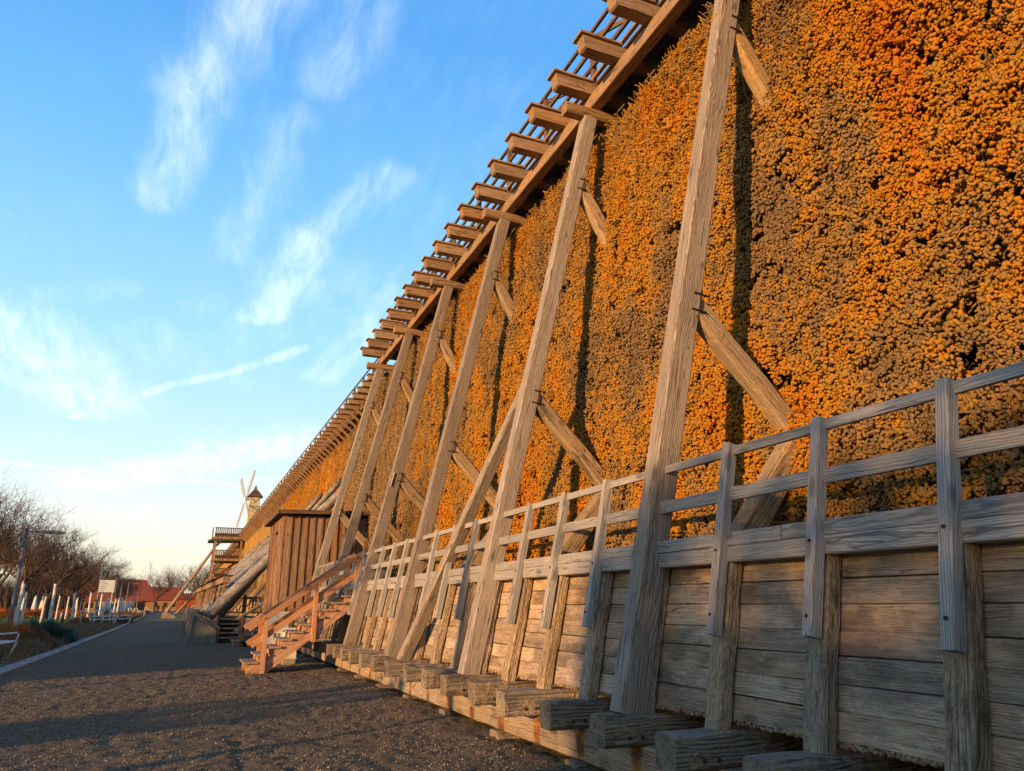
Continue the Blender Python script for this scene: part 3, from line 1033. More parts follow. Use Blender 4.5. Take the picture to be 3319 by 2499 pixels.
gravel_stones()
_a = brush_points(1.2, 26.0, 1.35, 9.28, .085, wx, 21)
_b = brush_points(1.2, 26.0, 1.35, 9.28, .17, lambda z: wx(z) + .17, 24)
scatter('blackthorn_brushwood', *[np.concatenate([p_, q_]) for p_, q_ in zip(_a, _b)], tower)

# ------------------------------------------------------------------ the far wing
far_tower = thing('graduation_tower', (6.5, 100, 0), 'long far wing of the graduation tower propped by rows of thick log struts', 'graduation tower')


def wall2_x(z):
    return 6.25 + 0.05 * (z - 3.2)


def far_wing():
    T = far_tower
    Y0, Y1 = 26.2, 330.0
    # wall with streaky relief
    ys = np.concatenate([np.arange(Y0, 120, .3), np.arange(120, Y1, 2.0)])
    zs = np.linspace(-.03, 9.6, 40)
    Yg, Zg = np.meshgrid(ys, zs)
    Xg = wall2_x(Zg) - .25 * value_noise(Yg, Zg * .1, 31, 1.0) - .12 * value_noise(Yg, Zg, 32, 2.5) + .2
    n, m = Yg.shape
    ii, jj = np.meshgrid(np.arange(n - 1), np.arange(m - 1), indexing='ij')
    a = ii * m + jj
    put('brushwood_wall', np_mesh('brushwood_wall', np.stack([Xg, Yg, Zg], -1).reshape(-1, 3), np.stack([a, a + m, a + m + 1, a + 1], -1).reshape(-1, 4), 'thorn_far'), T)
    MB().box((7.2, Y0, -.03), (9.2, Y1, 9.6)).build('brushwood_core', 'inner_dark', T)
    scatter('blackthorn_brushwood', *brush_points(26.2, 60.0, 1.2, 9.65, .13, lambda z: 6.25 + .05 * (z - 3.2), 51), T)
    # gallery
    y = 26.4
    i = 0
    while y < Y1:
        y2 = min(y + (4.7 if y < 110 else 40), Y1)
        timber('purlin', (6.2, y, 9.55), (6.2, y2 - .003, 9.55), .2, .23, 'dark_wood', T)
        timber('deck_edge', (6.35, y, 9.93), (6.35, y2 - .003, 9.93), .5, .06, 'dark_wood', T)
        for z_, h_ in ((10.98, .07), (10.6, .06), (10.25, .06)):
            timber('gallery_rail', (6.15, y, z_), (6.15, y2 - .003, z_), .05, h_, 'dark_wood', T)
        y, i = y2, i + 1
    k = 0
    y = 26.9
    while y < 190:
        timber('bracket_beam', (5.57, y, 9.78), (6.9, y, 9.78), .2, .2, 'gallery_wood', T, side=(0, 0, 1), ch=.02, var=k % 5)
        if y < 110:
            timber('cover_board', (5.53, y, 9.9), (6.2, y, 9.9), .035, .3, 'gallery_wood', T, side=(0, 0, 1), ch=.003, var=k % 3)
            timber('support_arm', (5.8, y + .12, 9.62), (6.5, y + .12, 9.05), .1, .1, 'gallery_wood', T, side=(0, 1, 0), var=k % 3)
        if k % 2 == 0:
            timber('gallery_post', (6.15, y, 9.95), (6.15, y, 10.98), .08, .08, 'dark_wood', T)
        y += .94 if y < 120 else 1.88
        k += 1
    # log struts on concrete feet: the logs belong to the tower, the feet stand on the ground
    for i in range(9):
        y = 33.85 + i * 7.0
        log('log_strut', (1.0, y, .98), (6.45, y, 6.70), .245, .21, 'log_wood', T, 14, 10, .012, i)
        log('log_strut', (1.5, y + .5, 1.0), (6.4, y + .5, 7.3), .14, .12, 'log_wood', T, 10, 8, .012, i + 50)
    # thin poles leaning side by side against the foot of the wall
    rr = random.Random(8)
    for i in range(150):
        y = 34.2 + i * .31 + rr.uniform(-.05, .05)
        log('leaning_pole', (4.05 + rr.uniform(-.1, .1), y, .5), (6.15, y + rr.uniform(-.1, .1), 3.0 + rr.uniform(-.25, .25)), .05, .04, 'pole_wood', T, 5, 1, 0, 1)
    timber('foot_beam', (4.0, 33.5, .45), (4.0, 82, .45), .2, .2, 'dark_wood', T)


far_wing()

# concrete feet of the log struts
foot_src = None
for i in range(9):
    y = 33.85 + i * 7.0
    if foot_src is None:
        t = thing('strut_footing', (.9, y, 0), 'large stained concrete footing with slanted timber cap beside the low stairs', 'footing', 'concrete footings of the log struts')
        rg = random.Random(1)
        MB().prism([(.44, -.03), (1.40, -.03), (1.40, .42), (.56, 1.02), (.44, 1.02)], 1, y - .45, y + 1.0).build('concrete_block', 'concrete', t)
        timber('cap_plank', (.47, y - .16, 1.17), (1.5, y - .16, .53), .75, .07, 'grey_board', t, side=(0, 1, 0), ch=.01, seg=3, jit=.004)
        timber('cap_plank', (.47, y + .62, 1.17), (1.5, y + .62, .53), .75, .07, 'grey_board', t, side=(0, 1, 0), ch=.01, seg=3, jit=.004, var=2)
        timber('side_plank', (.30, y - .50, -.03), (.46, y - .50, 1.27), .16, .09, 'grey_board', t, ch=.01, var=1)
        timber('side_plank', (.30, y + .3, -.03), (.46, y + .3, 1.2), .07, .8, 'grey_board', t, ch=.01, var=2)
        foot_src = t
    else:
        copy_tree(foot_src, Matrix.Translation((.9, y, 0)), label='concrete footing farther along the row under a log strut')

# ------------------------------------------------------------------ covered trough on posts beyond the footings
def trough():
    t = thing('covered_trough', (1.2, 48, 1.2), 'long covered wooden trough with black felt lid on short posts', 'trough')
    a, b = Vector((1.62, 34.4, 2.46)), Vector((.9, 63, 2.42))
    timber('trough_box', a, b, .3, .26, 'gallery_wood', t, ch=.01, seg=4, jit=.004)
    timber('felt_lid', a + Vector((0, 0, .17)), b + Vector((0, 0, .17)), .5, .05, 'roof_felt', t, ch=.01)
    for i in range(11):
        p = a.lerp(b, (i + .15) / 11)
        timber('trough_post', (p.x - .12, p.y, 1.0), (p.x - .02, p.y, 2.34), .12, .12, 'gallery_wood', t, var=i % 3)


trough()

# ------------------------------------------------------------------ new wooden staircase
def new_stairs():
    y0, y1 = 17.9, 19.0
    t = thing('wooden_staircase', (1.8, 18.4, 0), 'new reddish wooden staircase with handrails climbing from the gravel to the gallery ledge', 'staircase')
    rise, run = .1565, .2275
    x0, z0 = 1.36, .225
    n = 12
    # closed saw-tooth stringers
    for y in (y0 + .02, y1 - .06):
        poly = [(1.84, -.02), (1.42, -.02)]
        for i in range(n):
            poly += [(x0 + .06 + run * i, z0 - .05 + rise * i), (x0 + .06 + run * (i + 1), z0 - .05 + rise * i)]
        poly += [(x0 + .06 + run * n, z0 - .35 + rise * n - .05)]
        poly = poly[:2] + [(1.42, z0 - .05)] + poly[3:]
        mb = MB().prism(poly, 1, y, y + .05)
        me = mb.mesh('stringer', 'stair_wood')
        M = frame((0, 0, 0), (run, 0, rise), (0, 1, 0))[0]
        Mi = M.inverted()
        for v in me.vertices:
            v.co = Mi @ v.co
        put('stringer', me, t, M)
    for i in range(n):
        x, z = x0 + run * i, z0 + rise * i
        for j in range(2):
            timber('tread', (x + .075 + j * .158, y0 - .05, z - .022), (x + .075 + j * .158, y1 + .05, z - .022), .15, .045, 'tread_wood', t, ch=.004, var=(i * 2 + j) % 5)
        timber('riser', (x + .085, y0 + .075, z - .11), (x + .085, y1 - .065, z - .11), .025, rise - .03, 'stair_wood', t, ch=.002, var=i % 3)
    sl = rise / run
    for y in (y0 - .04, y1 + .04):
        for xx, zb in ((1.76, -.02), (2.80, .62), (3.72, 1.25)):
            timber('newel_post', (xx, y, zb), (xx, y, .93 + (xx - 1.43) * .698), .1, .07, 'stair_wood', t, ch=.004, var=int(xx * 10))
        timber('handrail', (1.40, y - .0, .90), (3.88, y, .90 + 2.48 * .698), .07, .11, 'stair_wood', t, side=(0, 1, 0), ch=.005)
        timber('middle_rail', (1.48, y + (.055 if y < 18.4 else -.055), .55), (3.88, y + (.055 if y < 18.4 else -.055), .55 + 2.40 * .698), .04, .12, 'stair_wood', t, side=(0, 1, 0), ch=.004)
    timber('end_post', (3.9, y0 + .06, 1.3), (3.9, y0 + .06, 2.95), .1, .1, 'stair_wood', t, ch=.005)


new_stairs()

# ------------------------------------------------------------------ plank shed between the wings
def shed():
    t = thing('plank_shed', (4.2, 27, 0), 'tall reddish brown plank shed with dark flat roof built against the tower', 'shed')
    x0, x1, y0, y1, zb, zt = 2.72, 5.6, 25.0, 28.9, .35, 4.22
    MB().box((x0 + .05, y0 + .05, zb), (x1, y1 - .05, zt - .03)).build('shed_core', 'inner_dark', t)
    rr = random.Random(4)
    x = x0
    i = 0
    while x < x1 - .1:                          # front boards with cover strips
        w = .245
        timber('board', (x + w / 2, y0 + .03, zb + rr.uniform(-.05, .02)), (x + w / 2, y0 + .03, zt), w - .006, .03, 'shed_wood', t, ch=.003, seg=4, jit=.001, var=i % 6)
        timber('cover_strip', (x + w, y0 - .004, zb), (x + w, y0 - .004, zt), .075, .035, 'shed_wood', t, ch=.004, var=i % 4)
        x += w
        i += 1
    y = y0
    while y < y1 - .1:                          # side towards the path
        w = .245
        timber('board', (x0 + .03, y + w / 2, zb + rr.uniform(-.05, .02)), (x0 + .03, y + w / 2, zt), .03, w - .006, 'shed_wood', t, ch=.003, var=i % 6)
        timber('cover_strip', (x0 - .004, y + w, zb), (x0 - .004, y + w, zt), .035, .06, 'shed_wood', t, ch=.004, var=i % 4)
        y += w
        i += 1
    MB().box((2.66, 26.3, 3.72), (2.72, 26.75, 3.80)).build('vent_slot', 'iron', t)
    rf = MB().prism([(2.52, 4.22), (5.7, 4.34), (5.7, 4.42), (2.52, 4.36)], 1, 24.72, 29.25).build('roof', 'roof_felt', t)
    timber('fascia', (2.53, 24.70, 4.30), (5.7, 24.70, 4.37), .13, .03, 'dark_wood', rf, side=(0, 0, 1))
    timber('fascia', (2.50, 24.7, 4.29), (2.50, 29.25, 4.29), .13, .03, 'dark_wood', rf, side=(0, 0, 1))


shed()


def cabinet(loc, size, label):
    t = thing('electrical_cabinet', loc, label, 'cabinet')
    x, y, z = loc
    w, d, h = size
    MB().box((x - w / 2, y - d / 2, z + .12), (x + w / 2, y + d / 2, z + h - .06)).build('housing', 'cabinet', t)
    MB().box((x - w / 2 + .02, y - d / 2 + .02, z - .03), (x + w / 2 - .02, y + d / 2 - .02, z + .12)).build('plinth', 'concrete', t)
    MB().prism([(x - w / 2 - .025, z + h - .06), (x + w / 2 + .025, z + h - .06), (x + w / 2 + .025, z + h - .03), (x + w / 2 - .02, z + h), (x - w / 2 + .02, z + h), (x - w / 2 - .025, z + h - .03)], 1, y - d / 2 - .025, y + d / 2 + .025).build('lid', 'cabinet', t)
    for s in ((-1, 1) if w > .5 else (1,)):
        xa, xb = (x - w / 2 + .015, x - .006) if s < 0 else ((x + .006) if w > .5 else x - w / 2 + .015, x + w / 2 - .015)
        dr = MB().box((xa, y - d / 2 - .012, z + .15), (xb, y - d / 2, z + h - .09)).build('door', 'cabinet', t)
        MB().box((xb - .06 if s < 0 else xa + .03, y - d / 2 - .028, z + h * .5), (xb - .03 if s < 0 else xa + .06, y - d / 2 - .012, z + h * .5 + .1)).build('handle', 'iron', dr)


cabinet((2.30, 20.7, 0), (.55, .45, 1.25), 'tall white electrical cabinet standing behind the new staircase')
cabinet((2.62, 20.35, 0), (.34, .32, .86), 'small white electrical cabinet next to the taller one')

# ------------------------------------------------------------------ old low stairs and gangway beside the first footing
def old_stairs():
    t = thing('old_steps', (1.9, 33.2, 0), 'wide old grey wooden steps rising beside the concrete footing', 'steps')
    for i in range(5):
        timber('tread', (1.5, 33.0 + i * .27, .17 + i * .17), (2.3, 33.0 + i * .27, .17 + i * .17), .27, .05, 'grey_board', t, side=(0, 1, 0), ch=.006, var=i)
        timber('riser', (1.5, 33.13 + i * .27, .07 + i * .17), (2.3, 33.13 + i * .27, .07 + i * .17), .025, .14, 'dark_wood', t, side=(0, 1, 0), ch=.002, var=i)
    for x in (1.47, 2.33):
        timber('string_board', (x, 32.9, -.02), (x, 34.3, .9), .04, .3, 'dark_wood', t)
    t = thing('concrete_steps', (2.3, 30.2, 0), 'short concrete steps with wooden treads and dark railing near the shed', 'steps')
    for i in range(4):
        x = 1.82 + i * .33
        MB().box((x + .05, 29.95, -.03), (3.3, 30.9, .13 + i * .18)).build('concrete_step', 'concrete', t)
        timber('tread', (x + .16, 29.85, .16 + i * .18), (x + .16, 31.0, .16 + i * .18), .34, .05, 'grey_board', t, ch=.006, var=i)
    for y in (29.9, 31.0):
        timber('newel_post', (2.12, y, -.03), (2.12, y, 1.02), .1, .1, 'dark_wood', t)
        timber('newel_post', (3.2, y, .6), (3.2, y, 1.72), .1, .1, 'dark_wood', t)
        timber('handrail', (1.95, y, .93), (3.22, y, 1.72), .09, .06, 'grey_board', t, side=(0, 1, 0))
        timber('middle_rail', (1.92, y, .5), (3.22, y, 1.28), .05, .1, 'grey_board', t, side=(0, 1, 0))
    # gangway with balustrade behind the steps
    t = thing('gangway', (3, 35, .9), 'low plank gangway with dark balustrade at the foot of the far wing', 'gangway')
    timber('deck', (1.5, 34.9, .93), (4.4, 34.9, .93), 1.2, .08, 'grey_board', t, side=(0, 1, 0))
    for (a, b, n) in (((1.5, 35.5), (4.3, 35.5), 22), ((2.4, 34.2), (4.3, 34.2), 13)):
        timber('top_rail', (a[0], a[1], 1.72), (b[0], b[1], 1.72), .09, .08, 'dark_wood', t, side=(0, 0, 1))
        timber('bottom_rail', (a[0], a[1], 1.12), (b[0], b[1], 1.12), .07, .06, 'dark_wood', t, side=(0, 0, 1))
        for i in range(n):
            x = a[0] + (b[0] - a[0]) * (i + .5) / n
            timber('baluster', (x, a[1], 1.12), (x, a[1], 1.7), .035, .035, 'gallery_wood' if a[1] > 35 else 'dark_wood', t, ch=.003)
        for x in (a[0], b[0]):
            timber('corner_post', (x, a[1], -.03), (x, a[1], 1.85), .12, .12, 'dark_wood', t)
    timber('gangway_brace', (2.9, 34.15, 1.72), (3.2, 34.15, 1.2), .05, .08, 'grey_board', t)


old_stairs()

# ------------------------------------------------------------------ stair tower with balconies
def stair_tower():
    Y = 100.0
    t = thing('stair_tower', (4.2, Y, 0), 'open timber stair tower with three balustraded balconies attached to the far wing', 'stair tower')
    D = 5.0
    for (xa, za, zr, zl) in ((2.45, 9.62, 10.75, 0), (2.75, 6.95, 8.0, 1), (2.85, 4.75, 5.8, 2)):
        fl = MB().box((xa, Y, za - .28), (6.3, Y + D, za)).build('balcony_floor', 'dark_wood', t)
        MB().box((xa - .02, Y - .05, za - .2), (6.3, Y - .003, za + .02)).build('edge_board', 'gallery_wood', fl)
        for (a, b) in (((xa + .3, Y + .06), (6.1, Y + .06)), ((xa + .12, Y + .1), (xa + .12, Y + D - .1))):
            side = (0, 0, 1)
            timber('top_rail', (*a, zr), (*b, zr), .12, .1, 'dark_wood', t, side=side)
            timber('middle_rail', (*a, za + .45), (*b, za + .45), .07, .05, 'dark_wood', t, side=side)
            timber('bottom_rail', (*a, za + .12), (*b, za + .12), .08, .06, 'dark_wood', t, side=side)
            n = 15
            mb = MB().bar((*a, za + .22), (*b, za + .22), .03, .44, (0, 1, 0) if a[0] != b[0] else (1, 0, 0))
            mb.build('lower_panel', 'dark_wood', t)
            for i in range(n):
                p = Vector((*a, 0)).lerp(Vector((*b, 0)), (i + .5) / n)
                timber('baluster', (p.x, p.y, za + .12), (p.x, p.y, zr), .14 if a[0] != b[0] else .03, .03 if a[0] != b[0] else .14, 'dark_wood', t, ch=.003)
    MB().prism([(2.1, 9.16), (6.3, 9.30), (6.3, 9.34), (2.1, 9.26)], 1, Y - .2, Y + D).build('eave_flashing', 'copper_green', t)
    for y in (Y + .15, Y + D - .2):
        timber('tower_post', (2.75, y, 0), (2.95, y, 9.3), .26, .26, 'gallery_wood', t)
        timber('tower_post', (6.0, y, 0), (6.0, y, 9.3), .26, .26, 'gallery_wood', t)
        timber('knee_brace', (2.95, y, 8.5), (3.7, y, 9.3), .14, .14, 'dark_wood', t)
        timber('knee_brace', (2.95, y, 6.0), (3.7, y, 6.8), .14, .14, 'dark_wood', t)
    for i in range(9):                          # flight of stairs between the balconies
        timber('stair_tread', (3.6 + i * .26, Y + 1.2, 4.9 + i * .24), (3.6 + i * .26, Y + 2.4, 4.9 + i * .24), .28, .05, 'dark_wood', t)
    for y in (Y + 1.2, Y + 2.4):
        timber('stair_string', (3.5, y, 4.75), (6.0, y, 7.0), .05, .3, 'gallery_wood', t, side=(0, 1, 0))
    log('raking_log', (-1.75, Y + .3, .45), (2.8, Y + .3, 8.1), .2, .17, 'brace_wood', t, 12, 8, .01, 3)
    log('raking_log', (-.7, Y + 2.0, .3), (3.1, Y + 2.0, 5.0), .16, .14, 'brace_wood', t, 10, 6, .01, 4)
    f = thing('log_footing', (-1.6, Y, 0), 'squat pale concrete footing of the raking log standing on the path', 'footing')
    MB().prism([(-2.12, -.03), (-.55, -.03), (-.62, .25), (-1.5, .62), (-2.05, .62)], 1, Y - .5, Y + 1.2).build('concrete_block', 'concrete', f)
    timber('cap_plank', (-2.05, Y + .3, .67), (-.5, Y + .3, .25), 1.2, .07, 'grey_board', f, side=(0, 1, 0), ch=.01)


stair_tower()

# ------------------------------------------------------------------ windmill on the gallery
def windmill():
    Y, X = 106.0, 7.45
    t = thing('windmill', (X, Y, 9.9), 'small yellow boarded windmill with dark roof standing on top of the far wing', 'windmill')
    w0, w1, zb, zt = .80, .66, 9.9, 15.7
    vs = [(X - w0, Y - w0, zb), (X + w0, Y - w0, zb), (X + w0, Y + w0, zb), (X - w0, Y + w0, zb), (X - w1, Y - w1, zt), (X + w1, Y - w1, zt), (X + w1, Y + w1, zt), (X - w1, Y + w1, zt)]
    MB().add(vs, [(0, 3, 2, 1), (4, 5, 6, 7), (0, 1, 5, 4), (1, 2, 6, 5), (2, 3, 7, 6), (3, 0, 4, 7)]).build('body', 'mill_yellow', t)
    for i in range(8):
        f = (i + .5) / 8 * 2 - 1
        timber('cover_strip', (X + f * w0, Y - w0 - .01, zb), (X + f * w1, Y - w1 - .01, zt), .022, .03, 'gallery_wood', t, ch=.003)
    timber('girdle', (X - .75, Y - .78, 14.2), (X + .75, Y - .78, 14.2), .06, .04, 'dark_wood', t, side=(0, 0, 1))
    for s in (-1, 1):
        timber('wind_brace', (X + s * .68, Y - .74, 15.5), (X - s * .05, Y - .76, 14.8), .05, .03, 'dark_wood', t, side=(0, 0, 1))
    e = 1.0
    mb = MB()
    lay = [(1.0, 15.55), (.5, 16.25), (.17, 16.65), (.17, 16.85), (.05, 17.05), (.015, 17.4)]
    vv, ff = [], []
    for r, z in lay:
        vv += [(X - r, Y - r, z), (X + r, Y - r, z), (X + r, Y + r, z), (X - r, Y + r, z)]
    for i in range(len(lay) - 1):
        for k in range(4):
            ff.append((i * 4 + k, i * 4 + (k + 1) % 4, i * 4 + 4 + (k + 1) % 4, i * 4 + 4 + k))
    ff += [(3, 2, 1, 0), tuple(len(lay) * 4 - 4 + k for k in range(4))]
    mb.add(vv, ff).build('roof', 'mill_roof', t)
    hub = Vector((X - 1.15, Y - .1, 15.2))
    timber('wind_shaft', (X - .3, Y, 15.2), hub, .22, .22, 'dark_wood', t)
    # four lattice sails in a plane facing the path, slightly turned
    nrm = Vector((-1, -.2, 0)).normalized()
    hx = Vector((0, 0, 1)).cross(nrm).normalized()
    for a in (R(43), R(133), R(223), R(313)):
        d = hx * math.sin(a) + Vector((0, 0, 1)) * math.cos(a)
        s = nrm.cross(d)
        L = 4.7
        sl = MB().bar(hub, hub + d * L, .10, .09, s).build('sail_stock', 'sail_wood', t)
        for i in range(15):
            p = hub + d * (1.0 + i * .25)
            MB().bar(p - s * .42 - nrm * .02, p + s * .42 + nrm * .1, .03, .03, d).build('sail_rung', 'sail_wood', sl)
        for q in (-.42, .42):
            MB().bar(hub + d * 1.0 + s * q, hub + d * 4.55 + s * q, .03, .03, s).build('sail_edge', 'sail_wood', sl)


windmill()

# ------------------------------------------------------------------ bare trees
def limb_tree(seed, height, trunk_r, trunk_h, spread, levels, n_main, sides_min=3, up=.45, density=1.0, twig=.012, vase=False):
    """returns (trunk MB, crown MB): recursive bare branches, crown from trunk_h upwards"""
    rr = random.Random(seed)
    tr, cr = MB(), MB()
    lean = Vector((rr.uniform(-.03, .03), rr.uniform(-.03, .03), 1)).normalized()
    pts = [lean * (trunk_h * i / 5) + Vector((rr.uniform(-.02, .02), rr.uniform(-.02, .02), 0)) * (i > 0) for i in range(6)]
    rad = [trunk_r * (1.28 if i == 0 else 1.0 - .05 * i) for i in range(6)]
    tr.tube(pts, rad, 10)
    top = pts[-1]

    def grow(p, d, r, L, lev):
        n = 5 if lev < 2 else (4 if lev < levels - 1 else 3)
        q, dd = p.copy(), d.copy()
        P, Rd = [q.copy()], [r]
        re = max(r * .55, twig * .5) if lev < levels else twig * .45
        for i in range(n):
            dd = (dd + Vector((rr.uniform(-.27, .27), rr.uniform(-.27, .27), rr.uniform(-.1, .2) * up * 1.4))).normalized()
            q = q + dd * (L / n)
            P.append(q.copy())
            Rd.append(r + (re - r) * (i + 1) / n)
        cr.tube(P, Rd, 6 if lev == 0 else (5 if lev == 1 else (4 if lev == 2 else 3)), cap=False)
        if lev >= levels:
            return
        nb = int((4.2 if lev < 2 else 4.6) * density + rr.random())
        for k in range(nb):
            f = rr.uniform(.28, 1.0) if k else 1.0
            j = min(int(f * n), n)
            bp = P[j]
            ax = Vector((rr.uniform(-1, 1), rr.uniform(-1, 1), rr.uniform(-.5, .8))).normalized()
            nd_ = (dd * rr.uniform(.6, 1.0) + ax * rr.uniform(.55, .95) * spread + Vector((0, 0, up * .35))).normalized()
            grow(bp, nd_, max(Rd[j] * rr.uniform(.5, .72), twig), L * rr.uniform(.58, .8), lev + 1)

    cl = (height - trunk_h)
    for k in range(n_main):
        a = 2 * math.pi * (k + rr.uniform(-.25, .25)) / n_main
        out = rr.uniform(.35, 1.0) * spread
        d = Vector((math.cos(a) * out, math.sin(a) * out, rr.uniform(.6, 1.0) if not vase else rr.uniform(.9, 1.3))).normalized()
        grow(top - lean * rr.uniform(0, trunk_h * .12), d, trunk_r * rr.uniform(.4, .6), cl * rr.uniform(.36, .48), 0)
    k = (height - trunk_h) / (max(v[2] for v in cr.v) - trunk_h)
    cr.v = [(x * (.5 + .5 * k), y * (.5 + .5 * k), trunk_h + (z - trunk_h) * k) for x, y, z in cr.v]
    return tr, cr


def big_tree(loc, seed, height, tr_r, label, spread=.9, mat='dark_bark', levels=4, group='bare park trees', th=None, density=1.0):
    t = thing('bare_tree', loc, label, 'tree', group)
    a, c = limb_tree(seed, height, tr_r, th or height * .2, spread, levels, 5, density=density, twig=.012, up=.3)
    M = Matrix.Translation(loc)
    a.build('trunk', 'dark_bark', t, M, True)
    c.build('crown', mat, t, M)
    return t


big_tree((-19.6, 96, -.05), 11, 12.5, .45, 'broad bare tree with forked limbs behind the first grey lamp', 1.1, density=1.0)
big_tree((-15.8, 72, -.05), 12, 11.8, .36, 'old bare tree with dark trunk on the lawn behind the first white trunk', 1.1, density=.95)
big_tree((-14.6, 104, -.05), 13, 11.6, .4, 'rounded bare tree rising between the white trunks and the red roof', .95, 'twig_bark')
big_tree((-23.5, 118, -.05), 16, 14.5, .5, 'dense bare tree at the back of the lawn', 1.0, 'twig_bark')
big_tree((-20.5, 132, -.05), 14, 10.5, .42, 'reddish bare tree behind the closed parasols', .9, 'twig_bark')
for i, (x, y, h, sd, lb) in enumerate([(-7.0, 235, 15, 15, 'slender bare tree beyond the ridge of the red roof'), (-3.5, 262, 16, 17, 'bare tree rising past the gable of the red roofed house'),
                                       (3.8, 250, 17, 18, 'pale bare tree behind the raking log'), (1.0, 285, 15, 19, 'bushy bare tree at the far end of the path'),
                                       (9.0, 290, 19, 20, 'bare tree half hidden by the stair tower')]):
    big_tree((x, y, -.05), sd, h, .3, lb, .8, 'twig_bark', 3, 'trees at the end of the path', density=1.35)

# brown mass of twigs of the park behind
def thicket():
    V, Fc = blades(15000, lambda rg, n, y: -15 - rg.random(n) ** .8 * 42, (128, 150), (1.5, 6.5), .045, 1, 90, .5)
    o = put('park_thicket', np_mesh('park_thicket', V, Fc, 'far_wood', False))
    tag(o, 'brown leafless thicket of the park far behind the lawn', 'thicket', kind='stuff')


# young trees with whitewashed trunks: two rows
row_src = []
for v in range(3):
    a, c = limb_tree(60 + v, 7.2, .115, 2.7, 1.15, 4, 6, up=.35, density=1.0, twig=.006)
    row_src.append((a.mesh('trunk', 'white_paint', True), c.mesh('crown', 'twig_bark')))


def row_tree(x, y, v, s, label, group='young trees with whitewashed trunks'):
    t = thing('young_tree', (x, y, -.05), label, 'tree', group)
    rz = (x * 7.3 + y * 1.7) % 6.28
    M = Matrix.Translation((x, y, -.05)) @ Matrix.Rotation(rz, 4, 'Z') @ Matrix.Diagonal((s, s, s, 1))
    put('trunk', row_src[v][0], t, M)
    put('crown', row_src[v][1], t, M)


front = [(-7.75, 46.5), (-7.75, 57.5), (-7.85, 69.5), (-7.95, 81.5), (-8.1, 94), (-8.5, 118), (-8.9, 130), (-9.3, 143), (-9.8, 156)]
for i, (x, y) in enumerate(front):
    row_tree(x, y, i % 3, 1.0 + .05 * math.sin(i * 2.1), ['young bare tree with thick whitewashed trunk beside the first lamp', 'young bare tree with whitewashed trunk rising behind the blue-green juniper'][i]
             if i < 2 else 'young bare tree with whitewashed trunk in the row along the path')
for i, (x, y) in enumerate([(-11.15, 69), (-11.0, 77), (-11.2, 87), (-11.7, 98), (-11.95, 109), (-14.2, 128), (-15.0, 140)]):
    row_tree(x, y, (i + 1) % 3, .92, 'slim young tree with whitewashed trunk standing on the lawn', 'whitewashed young trees on the lawn')
# the row goes on to the left of the picture
for i, y in enumerate((35.5, 24.5, 13.5, -8.5)):
    row_tree(-7.75, y, i % 3, 1.0, 'young bare tree with whitewashed trunk in the row along the path')

# ------------------------------------------------------------------ street lamps
def lamps():
    x, y = -6.17, 35.8
    t = thing('street_lamp', (x, y, -.05), 'grey street lamp rising from the orange shrubs next to the white seat', 'street lamp', 'lamps along the path')
    MB().tube([(x, y, -.05), (x, y, 1.1), (x, y, 4.42)], [.085, .082, .068], 14).build('pole', 'lamp_metal', t, smooth_=True)
    MB().tube([(x, y, 4.30), (x + .5, y - .0, 4.315)], .022, 8).build('arm', 'lamp_metal', t)
    mb = MB()
    mb.prism([(x + .48, 4.28), (x + .58, 4.24), (x + 1.35, 4.27), (x + 1.38, 4.30), (x + 1.3, 4.345), (x + .6, 4.365), (x + .48, 4.33)], 1, y - .16, y + .16)
    hd = mb.build('lamp_head', 'lamp_metal', t)
    MB().box((x + .62, y - .12, 4.235), (x + 1.28, y + .12, 4.25)).build('lens', 'lens', hd)
    out = [(-5.98, 66.2), (-6.6, 98), (-7.0, 116), (-7.7, 145), (-8.4, 172), (-9.0, 200), (-9.4, 228), (-9.2, 250)]
    for i, (X, Yl) in enumerate(out):
        copy_tree(t, Matrix.Translation((X, Yl, -.05)), label=['grey street lamp beside the direction sign', 'grey street lamp just beyond the direction sign and yellow bollard', 'grey street lamp rising behind the pair of white seats'][i] if i < 3 else 'slim distant street lamp in the line before the red tiled roof')
    copy_tree(t, Matrix.Translation((-6.17, 5.0, -.05)), label='grey street lamp beside the path opposite the near bays')


lamps()

